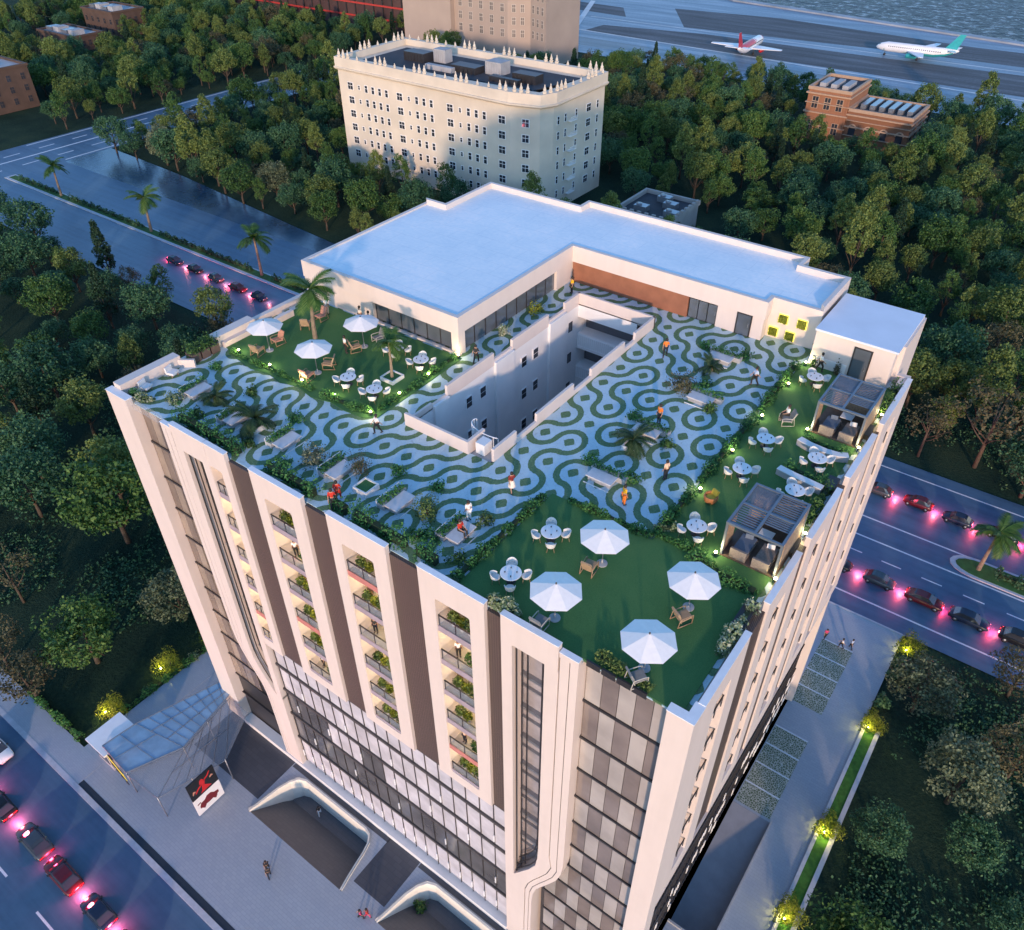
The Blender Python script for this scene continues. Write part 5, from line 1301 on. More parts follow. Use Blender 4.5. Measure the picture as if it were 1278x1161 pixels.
ball("potted_bush", "brown rounded bush against the stair cabin wall", -5.45, 37.0, T, .32, 1.4, LB, 300, .13); ball("potted_bush", "slim green bush at the corner beside the moss panels", -8.0, 38.9, T, .35, 1.7, LO, 300, .14); ball("potted_bush", "small bush next to the slim one by the stair cabin", -7.4, 37.0, T, .32, 1.2, LG, 260, .14)
ball("shrub", "dark shrub beside the bench by the penthouse doors", -12.5, 35.2, T, .7, .8, LH, 300, .17); ball("shrub", "dark shrub next to the round brown shrub", -13.4, 29.3, T, .6, .7, LH, 260, .17); ball("shrub", "green shrub beside the bench nearest the front lawn", -15.6, 15.4, T, .75, .9, LH, 330, .17); ball("shrub", "low green shrub above the low cycad", -15.7, 22.0, T, .7, .9, LH, 300, .17)
for i in range(3):
    y = 7.35+i*.95; lb = ["nearest the street", "in the middle", "nearest the lawn"][i]
    t = thing("dark_planter", "dark brown planter with green shrub at the left roof edge, "+lb, "planter", (-50.2, y, T), 0, "row of dark planters at the left roof edge"); m = MB(); m.box(-50.7, y-.4, T, -49.7, y+.4, T+.8); m.build("box", MAT_POT if i else MAT("dark_planter_box", (.10, .07, .06), .6, .15), t)
    if i == 0: MAT_POT = MATS["dark_planter_box"]
    r_ = random.Random(i); lf = MB()
    for q in range(260): lf.leaf((-50.2+r_.gauss(0, .35), y+r_.gauss(0, .3), T+.75+abs(r_.gauss(0, .4))), .2, r_, .5)
    lf.build("foliage", LG, t, recalc=False)
for i, (x, z, lb) in enumerate(((-11.4, 45.35, "upper left"), (-9.75, 45.35, "upper right"), (-12.05, 43.95, "lower left"), (-10.55, 43.95, "lower right"))):
    t = thing("moss_panel", "square green moss panel with yellow backlight, "+lb+" of four on the penthouse wall", "wall panel", (x, 39.7, z), 0, "backlit moss panels"); m = MB(); m.box(x-.44, 39.66, z-.44, x+.44, 39.695, z+.44); m.build("backlight", MATS.get("back_glow") or MAT("back_glow", (.8, .7, .1), .5, 0, emit=(1, .8, .12), es=.55), t)
    r_ = random.Random(i); lf = MB(); lf.box(x-.36, 39.55, z-.36, x+.36, 39.655, z+.36)
    for q in range(240): lf.leaf((x+r_.uniform(-.37, .37), 39.55-r_.uniform(0, .05), z+r_.uniform(-.37, .37)), .12, r_, 0, (0, -1, .3))
    lf.build("moss", LY, t, recalc=False)
# wicker tub at the dining strip, white armchairs in the far left corner
t = thing("wicker_pod_chair", "round orange wicker chair with a yellow cushion by the dining strip hedge", "chair", (-6.9, 16.5, T+.05)); m = MB()
m.lathe([(.25, .0), (.42, .15), (.50, .45), (.46, .62), (.38, .60), (.34, .4)], (-6.9, 16.5, T+.05), 16); m.build("basket", MAT("orange_wicker", (.42, .17, .06), .7, .2, 8, .5, 40), t)
m = MB(); m.lathe([(.33, .36), (.36, .42), (.30, .50), (.02, .52)], (-6.9, 16.5, T+.05), 14); m.build("cushion", MAT("yellow_cushion", (.70, .42, .04), .8, .1, 4), t)
m = MB(); m.obox((-6.75, 16.8, T+.75), (.5, .14, .4), -.4, Matrix.Rotation(R(-20), 3, 'X')); m.build("pillow", MATS["yellow_cushion"], t)
for i, (x, y) in enumerate(((-49.6, 2.3), (-49.7, 4.85))):
    t = thing("lounge_chair", ["white lounge chair nearest the far left corner", "white lounge chair by the left roof wall, next to the corner one"][i], "armchair", (x, y, T), 0, "white lounge chairs at the left wall"); m = MB(); m.obox((x, y, T+.3), (.75, .75, .2), .3); m.build("seat", WHITE, t)
    m = MB(); m.obox((x-.33, y-.1, T+.55), (.14, .75, .5), .3); m.build("backrest", WHITE, t); m = MB()
    for a, b in ((-.28, -.28), (.28, -.28), (.28, .28), (-.28, .28)): m.box(x+a-.03, y+b-.03, T, x+a+.03, y+b+.03, T+.22)
    m.build("legs", WOOD, t)
# ---- garden spotlights on the terrace
for x, y, lb in ((-36.29, 10.35, "at the left lawn's front edge between the tables and the courtyard"), (-32.41, 10.35, "at the left lawn's corner nearest the courtyard"), (-32.35, 13.56, "on the left lawn's courtyard side, lower one"), (-32.31, 17.0, "on the left lawn's courtyard side, upper one"), (-32.2, 20.75, "at the foot of the penthouse corner"),
      (-48.02, 10.3, "at the left lawn's far left corner"), (-43.99, 10.3, "at the left lawn's front edge below the leftmost parasol"), (-40.07, 10.3, "at the left lawn's front edge below the middle parasol"), (-7.95, 32.99, "in the dining strip hedge, second from the cabin"), (-7.92, 27.58, "in the dining strip hedge beside the far end's gap"),
      (-7.94, 22.28, "in the middle of the dining strip hedge"), (-7.97, 36.9, "at the stair cabin's left corner"), (-7.92, 17.06, "in the dining strip hedge above the orange wicker chair"), (-.6, 33.0, "behind the far pergola at the right parapet"), (-.55, 17.0, "behind the near pergola at the right parapet"),
      (-4.45, 12.1, "at the near pergola's left front post"), (-.6, 12.15, "at the near pergola's right front post"), (-4.5, 27.9, "at the far pergola's left front post"), (-.7, 27.9, "at the far pergola's right front post")):
    spot("glowing garden spotlight "+lb, x, y, T+.05, 20)
# ================================================================ PEOPLE
def skin(name, J, E, mat, sub=1, root="pelvis"):
    names = list(J); me = bpy.data.meshes.new(name); idx = {n: i for i, n in enumerate(names)}
    me.from_pydata([J[n][:3] for n in names], [(idx[a], idx[b]) for a, b in E], []); o = bpy.data.objects.new(name, me); COL.objects.link(o)
    md = o.modifiers.new("s", 'SKIN'); md.use_smooth_shade = True
    for i, n in enumerate(names):
        r_ = J[n][3]; me.skin_vertices[0].data[i].radius = (r_, r_) if not isinstance(r_, tuple) else r_
        me.skin_vertices[0].data[i].use_root = (n == root)
    ms = o.modifiers.new("u", 'SUBSURF'); ms.levels = sub; ms.render_levels = sub
    dg = bpy.context.evaluated_depsgraph_get(); out = bpy.data.meshes.new_from_object(o.evaluated_get(dg)); out.name = name
    bpy.data.objects.remove(o); out.materials.clear(); out.materials.append(mat); return out
SKIN = MAT("skin", (.42, .24, .16), .55, .05); HAIR = MAT("dark_hair", (.02, .014, .01), .6, .2)
def pose(kind):
    J = {"pelvis": (0, 0, .95, .13), "spine": (0, 0, 1.14, .12), "chest": (0, 0, 1.33, .135), "neck": (0, .01, 1.49, .055), "jaw": (0, .03, 1.56, .07), "head": (0, .01, 1.64, .09), "crown": (0, 0, 1.70, .07), "nose": (0, .115, 1.61, .014)}
    arms = {"stand": ((.21, -.03, 1.13), (.23, .07, .88)), "walk": ((.22, .1, 1.13), (.22, .27, .95)), "sit": ((.22, .06, 1.13), (.16, .3, 1.02))}[kind]
    for s, n in ((-1, "L"), (1, "R")):
        fl = -1 if (kind == "walk" and s < 0) else 1
        J["sh"+n] = (s*.17, 0, 1.41, .062); e = arms[0]; w_ = arms[1]
        J["el"+n] = (s*e[0], e[1]*fl, e[2], .045); J["wr"+n] = (s*w_[0], w_[1]*fl, w_[2]+(.0 if fl > 0 else -.05), .03)
        wx, wy, wz = J["wr"+n][:3]; d = Vector((wx-J["el"+n][0], wy-J["el"+n][1], wz-J["el"+n][2])).normalized()
        pl = Vector((wx, wy, wz))+d*.07; J["pa"+n] = (*pl, .03)
        for k in range(4):
            q = pl+d*(.05+[.02, .03, .025, .01][k])+Vector((0, (k-1.5)*.019, 0))+Vector((-s*.012, 0, 0)); J["f%d" % k+n] = (*q, .009)
            q2 = q+d*.03+Vector((-s*.014, 0, 0)); J["g%d" % k+n] = (*q2, .008)
        J["th"+n] = (pl.x-s*.01, pl.y+.045, pl.z+.02, .010); J["ti"+n] = (pl.x-s*.02, pl.y+.06, pl.z-.02, .008)
        if kind == "sit": L = ((.1, .02, .93), (.12, .42, .93), (.12, .44, .53), (.12, .58, .47))
        elif kind == "walk": L = ((.09, .02*s, .9), (.1, .16*s+.06, .52), (.1, .26*s-.06, .10), (.1, .26*s+.08, .04))
        else: L = ((.09, 0, .9), (.1, .015, .5), (.1, -.01, .09), (.11, .13, .04))
        for a, b, r_ in zip(("hip", "kn", "an", "toe"), L, (.092, .06, .042, .036)): J[a+n] = (s*b[0], b[1], b[2], r_)
    E = [("pelvis", "spine"), ("spine", "chest"), ("chest", "neck"), ("neck", "jaw"), ("jaw", "head"), ("head", "crown"), ("head", "nose")]
    for n in "LR":
        E += [("chest", "sh"+n), ("sh"+n, "el"+n), ("el"+n, "wr"+n), ("wr"+n, "pa"+n), ("pelvis", "hip"+n), ("hip"+n, "kn"+n), ("kn"+n, "an"+n), ("an"+n, "toe"+n), ("pa"+n, "th"+n), ("th"+n, "ti"+n)]
        for k in range(4): E += [("pa"+n, "f%d" % k+n), ("f%d" % k+n, "g%d" % k+n)]
    if kind == "sit": J = {n: (v[0], v[1], v[2]-.45, v[3]) for n, v in J.items()}
    return J, E
BODY = {}
for kd in ("stand", "walk", "sit"):
    J, E = pose(kd)
    sub = lambda names, g, root: skin("cloth_"+kd, {n: (*J[n][:3], J[n][3]+g) for n in names}, [e for e in E if e[0] in names and e[1] in names], HAIR, 1, root)
    shirt = sub(["pelvis", "spine", "chest", "shL", "shR", "elL", "elR"], .018, "chest")
    J2 = J
    trous = sub(["pelvis", "hipL", "hipR", "knL", "knR", "anL", "anR"], .022, "pelvis")
    shoes = MB()
    for n in "LR":
        a, t_ = Vector(J["an"+n][:3]), Vector(J["toe"+n][:3]); shoes.tube([a+Vector((0, -.05, -.04)), a+Vector((0, .03, -.03)), t_+Vector((0, .02, 0))], [.045, .052, .035], 8)
    sme = bpy.data.meshes.new("shoes"); sme.from_pydata(shoes.v, [], shoes.f); sme.materials.append(DARK)
    h = MB(); hz = J["head"]; 
    for i in range(1): h.lathe([(.10, -.10), (.118, -.02), (.112, .06), (.075, .115), (.01, .135)], (hz[0], hz[1]-.022, hz[2]), 12)
    hme = bpy.data.meshes.new("hair"); hme.from_pydata(h.v, [], h.f); hme.materials.append(HAIR); hme.polygons.foreach_set("use_smooth", [True]*len(h.f))
    BODY[kd] = (skin("body_"+kd, J, E, SKIN, 1), shirt, trous, sme, hme)
sk = MB(); sk.lathe([(.15, 1.02), (.20, .85), (.27, .5), (.24, .5), (.13, .98)], (0, 0, 0), 14); SKIRT = bpy.data.meshes.new("skirt"); SKIRT.from_pydata(sk.v, [], sk.f); SKIRT.materials.append(HAIR)
CLO = {}
def cl(h):
    if h not in CLO: CLO[h] = MAT("cloth_"+{"c03020": "red", "e8e4e0": "white", "20242c": "navy", "e8b020": "yellow", "e07828": "orange", "7a2420": "maroon", "d8b8a0": "peach", "2c2a28": "black", "c84070": "pink", "b0c0d8": "pale_blue", "e8d8c8": "ivory"}.get(h, h), srgb(h), .8, .08, 8)
    return CLO[h]
def person(x, y, z, kd, top, bottom, rz, label, skirt=False, group=None):
    t = thing("person", label, "person", (x, y, z), rz, group); b = BODY[kd]
    link("body", b[0], t); o = link("shirt", b[1], t); setmat(o, cl(top)); o = link("skirt" if skirt else "trousers", SKIRT if skirt else b[2], t); setmat(o, cl(bottom)); link("shoes", b[3], t); link("hair", b[4], t); return t
W, NV, BK = "e8e4e0", "20242c", "2c2a28"
for a in ((-18.17, 31.35, T, "walk", "e07828", NV, 0.3, "person in an orange jacket walking beside the courtyard's far right corner"), (-10.27, 31.63, T, "walk", "b0c0d8", BK, 2.4, "person in pale top and black trousers near the dining strip's far end"),
      (-10.48, 16.87, T, "stand", "d8b8a0", NV, 1.2, "person in peach top and navy trousers on the right-hand paving"), (-11.48, 12.91, T, "stand", "e8b020", "e07828", -.6, "person in yellow near the bench by the front lawn hedge"), (-14.0, 22.5, T, "stand", "e07828", NV, 2.9, "person in orange behind the bench at the low cycad"),
      (-30.39, 9.01, T, "walk", W, BK, 2.8, "person in a white shirt and black trousers below the left lawn's corner"), (-26.94, 1.18, T, "walk", "c03020", NV, .7, "front person of the couple in red by the roof edge"), (-27.25, 1.95, T, "walk", "c03020", "c03020", .6, "rear person of the couple in red by the roof edge"),
      (-18.2, 3.9, T+.46, "sit", "c03020", BK, -1.57, "seated person in red and black on the bench nearest the front lawn"), (-18.9, 5.6, T+.0, "stand", W, W, 1.2, "person in white behind the bench with the seated person"), (-30.57, 21.12, T, "walk", BK, BK, .2, "person in black between the penthouse corner and the courtyard"),
      (-6.75, 36.7, T+.05, "walk", W, BK, -1.2, "person in white top and black trousers in front of the stair cabin"), (-30.93, 36.4, T, "stand", "e8b020", BK, 2.6, "person in a yellow top at the end of the passage by the brown wall"), (-40.5, 15.7, T+.05, "stand", W, BK, -.4, "person in white beside the parasol nearest the penthouse"),
      (-46.9, 19.6, T+.05, "stand", W, "d8b8a0", .2, "person in white at the back of the left lawn near the salmon chair"), (-43.2, 20.2, T+.05, "stand", "e8d8c8", BK, 3.0, "person in ivory against the penthouse wall, left one"), (-41.9, 20.0, T+.05, "stand", "d8b8a0", BK, 2.5, "person in peach against the penthouse wall, right one")):
    person(*a)
person(-18.33, 9.56, T, "walk", "7a2420", "e8d8c8", .9, "woman in a maroon top and ivory skirt at the end of the courtyard wall", True)
# seated person and chair in the middle of the dining strip
c = dup(ARM["grey"], (-6.2, 28.0, T+.05), 2.2, "dark armchair with a person in white, alone on the dining strip", "armchairs on the roof lawns", 1.15)
person(-6.2, 28.05, T+.47, "sit", W, BK, 2.2, "person in white sitting in the lone armchair of the dining strip")
# street level
person(-35.5, -1.75, -3.02, "walk", BK, W, .9, "person in black top and white trousers inside the sunken court by the glass canopy")
person(-33.96, -9.35, .08, "walk", NV, BK, 1.0, "left of the two people in dark clothes on the plaza"); person(-33.3, -9.7, .08, "walk", BK, NV, 1.0, "right of the two people in dark clothes on the plaza")
person(-23.54, -7.17, .08, "walk", "c84070", NV, -.8, "person in pink between the two sunken courts"); person(-23.1, -6.75, .086, "walk", "c03020", "c84070", -.8, "person in red walking with the one in pink between the courts")
person(-.3, 49.9, .092, "walk", "c84070", BK, .3, "person in pink at the road end of the paver pads"); person(1.75, 49.6, .092, "walk", W, NV, 2.0, "person in white in the middle of the three at the road end of the pads"); person(2.75, 50.2, .09, "walk", "b0c0d8", NV, 1.2, "person in pale blue at the road end of the pads")
# ---- plants, chairs and people on the facade balconies
POT = MAT("balcony_pot", (.5, .5, .5), .6, .05)
def pot(x, y, z, r0, mat, lb):
    t = thing("potted_plant", lb, "potted plant", (x, y, z), 0, "potted plants on the facade balconies"); m = MB(); m.lathe([(.14, 0), (.2, .32), (.17, .32), (.15, .25)], (x, y, z), 10); m.build("pot", POT, t)
    r_ = random.Random(int(x*31+z*7)); lf = MB()
    for i in range(230):
        d = Vector((r_.gauss(0, 1), r_.gauss(0, 1), r_.gauss(0, 1))).normalized()*r0*r_.uniform(.5, 1.05); lf.leaf((x+d.x, y+d.y*.8, z+.4+r0+d.z), .2, r_, .4, d/r0)
    lf.build("foliage", mat, t, recalc=False)
PN = ["left", "middle", "right"]; FN = ["lowest", "second", "third", "fourth", "fifth", "topmost"]
BP = {0: "TPEPST"[::1], 1: "ETSPST", 2: "SBTPBB"}
BP = {0: "BTPTBP", 1: "TPTSTP", 2: "TBPTBT"}
for c_, (h0, h1) in enumerate(((-33.0, -30.2), (-25.3, -22.4), (-17.2, -14.45))):
    for k, z in enumerate(FLOORS):
        where = "on the "+FN[k]+" balcony of the "+PN[c_]+" balcony panel"; code = BP[c_][k]; xm = (h0+h1)/2
        if code in "BT": pot(h1-.65, .75, z, .52, LG if code == "B" else LO, "round bush in a pot "+where)
        if code in "PT": pot(h0+.75, .75, z, .42, LO, "olive bush in a pot "+where); pot(xm+.1, .7, z, .38, LY, "lime bush in a pot "+where)
        if code in "SB":
            person(h0+.8, .95, z, "stand", [W, "d8b8a0", "c03020", BK][k % 4], [BK, NV][k % 2], 2.8+k*.3, "person standing "+where)
        if code in "SET":
            t = thing("bistro_chair", "small wooden chair "+where, "chair", (h1-.8 if code != "T" else h0+.5, 1.15, z), .4, "wooden chairs on the balconies"); m = MB(); m.obox((0, 0, .44), (.42, .42, .05)); m.build("seat", WOOD, t, False)
            m = MB(); m.obox((0, .2, .7), (.42, .04, .5)); m.build("backrest", WOOD, t, False); m = MB()
            for a, b in ((-.18, -.18), (.18, -.18), (.18, .18), (-.18, .18)): m.box(a-.02, b-.02, 0, a+.02, b+.02, .43)
            m.build("legs", WOOD, t, False)
# ================================================================ STREET LEVEL THINGS
CG = MAT("blue_canopy_glass", (.25, .42, .58), .08, .2, .7, spec=.9, alpha=.66); CGC = MAT("clear_canopy_glass", (.42, .44, .47), .1, 0, spec=.5, alpha=.24)
FR = MAT("canopy_frame", (.24, .26, .29), .4, .1, metal=.5)
t = thing("glass_canopy", "blue glass canopy on a steel grid between the kiosk and the tower", "canopy", (-52, -6, .08))
q0, q1, q2, q3 = Vector((-54.6, -12.2, 3.9)), Vector((-55.6, -8.0, 3.9)), Vector((-52.6, 1.6, 3.9)), Vector((-49.4, -.9, 3.9)); q4 = Vector((-47.6, -8.8, 3.9)); q5 = Vector((-51.0, -12.6, 3.9))
poly = [(-55.9, -11.9), (-55.4, -8.3), (-52.2, 1.4), (-50.2, -.1), (-48.9, -7.0), (-51.2, -12.2)]
m = MB(); m.prism(poly, 3.82, 3.88); m.build("blue_glass_roof", CG, t)
m = MB(); poly2 = [(-51.2, -12.25), (-48.85, -7.0), (-50.1, -.15), (-47.0, -.2), (-44.3, -5.3), (-46.4, -11.9)]; m.prism(poly2, 3.55, 3.6); m.build("clear_glass_roof", CGC, t)
m = MB()
def lerp(a, b, k): return (a[0]+(b[0]-a[0])*k, a[1]+(b[1]-a[1])*k)
for k in range(9):
    a = lerp(poly[1], poly[2], k/8); b = lerp(poly[4], poly[3], k/8); m.tube([(*a, 3.9), (*b, 3.9)], .035, 5)
m.tube([(*lerp(poly[1], poly[4], .45), 3.92), (*lerp(poly[0], poly[5], .5), 3.92)], .03, 5); m.tube([(*lerp(poly[1], poly[0], .5), 3.92), (*lerp(poly[4], poly[5], .5), 3.92)], .03, 5)
for k in (0, .33, .66, 1): m.tube([(*lerp(poly[1], poly[4], k), 3.93), (*lerp(poly[2], poly[3], k), 3.93)], .05 if k in (0, 1) else .035, 5)
m.tube([(*poly[0], 3.92), (*poly[5], 3.92)], .06, 5); m.tube([(*poly[0], 3.92), (*poly[1], 3.92)], .05, 5); m.tube([(*poly[5], 3.92), (*poly[4], 3.92)], .05, 5)
for k in range(6): m.tube([(*lerp(poly2[1], poly2[2], k/5), 3.63), (*lerp(poly2[5], poly2[4], k/5), 3.63)], .03, 5)
for k in (.0, .5, 1): m.tube([(*lerp(poly2[1], poly2[5], k), 3.65), (*lerp(poly2[2], poly2[4], k), 3.65)], .035, 5)
m.tube([(*poly2[0], 3.63), (*poly2[5], 3.63)], .04, 5)
m.build("steel_grid", FR, t)
for x, y in (poly[0], poly[5], poly[4], poly[1], poly2[5], poly2[4], lerp(poly[1], poly[2], .5), lerp(poly2[1], poly2[2], .5), lerp(poly2[5], poly2[4], .5)):
    m = MB(); m.tube([(x, y, .08), (x, y, 3.85)], .06, 8); m.build("post", FR, t)
t = thing("fabric_banner", "yellow and green banner hung on the street end of the glass canopy", "banner", (-53, -12.4, 1.6))
m = MB(); m.add([(-55.6, -12.02, 2.0), (-51.7, -12.36, 2.0), (-51.7, -12.38, 3.4), (-55.6, -12.04, 3.4), (-55.6, -12.06, 2.0), (-51.7, -12.40, 2.0), (-51.7, -12.42, 3.4), (-55.6, -12.08, 3.4)], [(0, 1, 2, 3), (5, 4, 7, 6), (0, 4, 5, 1), (2, 6, 7, 3), (1, 5, 6, 2), (0, 3, 7, 4)])
m.build("cloth", MAT("yellow_banner_cloth", (.75, .72, .06), .6, .3, 1.2), t)
m = MB(); m.tube([(-55.65, -12.06, 3.46), (-51.65, -12.41, 3.46)], .04, 6); m.tube([(-55.65, -12.06, 1.95), (-51.65, -12.41, 1.95)], .04, 6)
for k in range(5): p = lerp((-55.6, -12.06), (-51.7, -12.40), k/4); m.box(p[0]-.25, p[1]-.08, 1.55, p[0]+.25, p[1]-.02, 1.9)
m.build("rail", DARK, t)
t = thing("white_kiosk", "white flat-roofed kiosk between the hedge and the glass canopy", "kiosk", (-56.6, -10.6, .08))
m = MB(); m.box(-58.4, -12.5, 3.3, -54.9, -8.4, 3.55); m.build("roof", WHITEP, t)
m = MB(); m.box(-58.1, -12.2, .08, -55.2, -8.7, 3.3); m.build("wall", SLAB, t)
m = MB(); m.box(-57.9, -12.26, 1.0, -55.5, -12.2, 2.8); m.build("window", GLASSD, t)
# advertising board with two pictures
t = thing("advertising_board", "two-part poster board, black above and white below, at the edge of the canopy", "billboard", (-43.6, -8.5, 0))
ax = Vector((-43.6, -10.0, 0)); SU, SZ = 3.1/3.9, 5.4/4.7
PBd = lambda u, w_, z: (ax.x-w_, ax.y+u*SU, .3+(z-.2)*SZ)
tilt = PBd
m = MB(); fbox(m, tilt, 0, 3.9, .0, .16, 2.55, 4.9); m.build("upper_poster", MAT("poster_black", (.012, .012, .012), .35, .2), t)
m = MB(); fbox(m, tilt, 0, 3.9, .0, .16, .2, 2.53); m.build("lower_poster", MAT("poster_white", (.80, .78, .76), .4, .03), t)
RED = MAT("poster_red", (.55, .02, .02), .4, .1); DRED = MAT("poster_dark_red", (.16, .012, .015), .4, .2)
def decal(m, pts_, w_): m.ribbon([p for p in pts_[0]], [p for p in pts_[1]], w_, w_+.004, tilt)
m = MB(); decal(m, ([(1.7, 4.4), (1.55, 4.0), (1.75, 3.5), (1.6, 3.0), (1.3, 2.75)], [(2.05, 4.45), (2.35, 4.0), (2.15, 3.5), (2.6, 3.1), (2.95, 2.8)]), -.008); decal(m, ([(2.2, 4.15), (2.8, 4.35), (3.2, 4.7)], [(2.2, 3.95), (2.9, 4.2), (3.3, 4.6)]), -.008); decal(m, ([(.7, 3.3), (1.1, 3.6), (1.7, 3.85)], [(.75, 3.1), (1.2, 3.42), (1.75, 3.65)]), -.008); m.build("poster_figure", RED, t)
m = MB(); decal(m, ([(.35, 3.4), (.5, 3.75), (.8, 3.6)], [(.35, 3.2), (.6, 3.45), (.85, 3.45)]), -.006); decal(m, ([(3.0, 3.9), (3.3, 4.05), (3.5, 3.9)], [(3.0, 3.7), (3.3, 3.8), (3.5, 3.75)]), -.006); m.build("poster_flowers", CUSH["pink"], t)
m = MB(); decal(m, ([(.55, 1.25), (.8, 1.6), (1.4, 1.65), (1.8, 1.95), (2.4, 1.9), (2.8, 1.55), (3.35, 1.45)], [(.55, .95), (.9, .9), (1.4, .95), (1.8, .9), (2.4, .95), (2.9, .95), (3.35, 1.1)]), -.006)
for u in (1.05, 2.75): decal(m, ([(u-.3, 1.0), (u, 1.28), (u+.3, 1.0)], [(u-.3, .9), (u, .62), (u+.3, .9)]), -.01)
decal(m, ([(.35, 1.75), (.85, 1.8)], [(.35, 1.6), (.85, 1.65)]), -.006); m.build("poster_racing_car", DRED, t)
m = MB(); fbox(m, PBd, .15, .3, .17, .3, 0, 4.6); fbox(m, PBd, 3.6, 3.75, .17, .3, 0, 4.6); m.build("stand", DARK, t)
ball("court_bush", "round dark bush against the second sunken court's wall", -20.6, -2.6, -2.9, .7, 1.6, LG, 350, .25)
# ================================================================ CARS
TAIL = MAT("tail_lamp_glow", (1, .1, .1), .4, 0, emit=(1, .05, .10), es=26); HEADL = MAT("head_lamp_glow", (1, .9, .8), .4, 0, emit=(1, .86, .74), es=14)
TYRE = MAT("tyre_rubber", (.012, .012, .012), .8, .1); RIM = MAT("wheel_rim", (.35, .36, .38), .3, .05, metal=.8)
def car_master():
    t = thing("parked_car", "", "car", (0, 0, 0))
    m = MB(); m.smooth = True; rings = []
    for x, zb, zt, w_, sh in ((-2.2, .45, .62, .66, .1), (-2.12, .30, .82, .80, .08), (-1.6, .24, .93, .87, .06), (-.6, .22, .95, .89, .05), (.5, .22, .94, .89, .05), (1.2, .22, .90, .87, .06), (1.8, .25, .78, .82, .08), (2.1, .32, .66, .70, .1), (2.2, .42, .56, .58, .06)):
        rings.append([(x, -w_+.06, zb), (x, -w_, zb+.12), (x, -w_, zt-sh), (x, -w_+.10, zt), (x, w_-.10, zt), (x, w_, zt-sh), (x, w_, zb+.12), (x, w_-.06, zb)])
    m.loft(rings); m.smooth = True; m.build("body", WHITEP, t, False)
    m = MB(); rings = [[(x, -w_*s_, z), (x2, -w2*s_, z2), (x2, w2*s_, z2), (x, w_*s_, z)] for s_ in (1,) for x, w_, z, x2, w2, z2 in ((-1.75, .74, .92, -1.2, .58, 1.36), (-1.25, .77, .93, -.8, .62, 1.44), (.2, .79, .93, .1, .63, 1.44), (1.15, .76, .91, .45, .60, 1.38))]
    m.loft(rings); m.build("windows", GLASSD, t, False)
    m = MB(); m.loft([[(-1.1, -.56, 1.37), (-1.1, -.56, 1.40), (-1.1, .56, 1.40), (-1.1, .56, 1.37)], [(-.8, -.6, 1.44), (-.8, -.58, 1.475), (-.8, .58, 1.475), (-.8, .6, 1.44)], [(.1, -.61, 1.44), (.1, -.59, 1.475), (.1, .59, 1.475), (.1, .61, 1.44)], [(.4, -.58, 1.39), (.4, -.57, 1.415), (.4, .57, 1.415), (.4, .58, 1.39)]]); m.build("roof", WHITEP, t, False)
    for sx in (-1.38, 1.38):
        for sy in (-.8, .8):
            m = MB(); m.tube([(sx, sy-.1, .32), (sx, sy+.1, .32)], .32, 16); w_ = m.build("wheel", TYRE, t, False); m = MB(); m.tube([(sx, sy-.11, .32), (sx, sy+.11, .32)], .19, 12); m.build("rim", RIM, w_, False)
    for s in (-1, 1):
        m = MB(); m.box(-2.2, s*.40, .60, -2.06, s*.74, .76); m.build("tail_light", TAIL, t, False)
        m = MB(); m.box(2.02, s*.42, .52, 2.17, s*.64, .64); m.build("headlight", HEADL, t, False)
        m = MB(); m.obox((.75, s*.93, 1.0), (.16, .18, .12)); m.build("wing_mirror", DARK, t, False)
    m = MB(); m.box(2.1, -.3, .36, 2.21, .3, .46); m.build("grille", DARK, t, False)
    return t
CARP = {"white": WHITEP, "navy": MAT("navy_car_paint", (.012, .02, .045), .25, .1), "black": MAT("black_car_paint", (.01, .01, .012), .2, .1), "grey": MAT("grey_car_paint", (.08, .09, .10), .25, .1, metal=.4), "maroon": MAT("maroon_car_paint", (.10, .008, .014), .25, .1)}
CM = car_master(); used = False
def car(x, y, rz, c, label, lit=True, group="cars driving with their lamps lit", e=60):
    global used
    vs = [(1, 1, 1), (1.04, 1.03, 1.16), (.92, .97, 1.03), (1.08, 1, .97)][int(abs(x*3)) % 4]
    if not used: t = CM; used = True; t.location = (x, y, .0); t.rotation_euler.z = rz; tag(t, label, group=group)
    else: t = dup(CM, (x, y, 0), rz, label, group, vs)
    for ch in t.children:
        if ch.name.split('.')[0] in ("body", "roof"): setmat(ch, CARP[c])
        if not lit and ch.name.split('.')[0] in ("tail_light", "headlight"): setmat(ch, MAT("unlit_tail_lens" if "tail" in ch.name else "unlit_lamp_lens", (.25, .01, .012) if "tail" in ch.name else (.7, .72, .75), .2, .05))
    if lit:
        point_lamp("tail_glow", (-2.75, 0, .55), e, (1, .035, .10), t, .25); point_lamp("head_glow", (3.2, 0, .6), e*.5, (1, .20, .22), t, .2)
    return t
car(-67.6, -18.4, .03, "white", "white saloon car at the left photo edge", False, group="cars without lamps lit")
CCOL = ["navy", "black", "grey", "maroon"]
for i, x in enumerate((-66.6, -60.9, -54.6, -49.2, -43.4, -38.2)):
    car(x, -21.3-.12*(i % 2), math.pi, CCOL[i % 4], ["navy car, first from the left in the lit queue on the front road", "black car, second from the left in the lit queue on the front road", "grey car, third in the lit queue on the front road", "maroon car, fourth in the lit queue on the front road", "navy car, fifth in the lit queue on the front road", "black car, last in the lit queue on the front road"][i], e=190)
for i, x in enumerate((-3.4, 2.2, 7.9, 13.3, 19.0, 24.4)):
    car(x, 63.2, 0, CCOL[(i+1) % 4], CCOL[(i+1) % 4]+" car in the back road's near carriageway, "+["closest to the building", "second from the building", "third from the building", "fourth from the building", "fifth from the building", "at the right photo edge"][i], e=200)
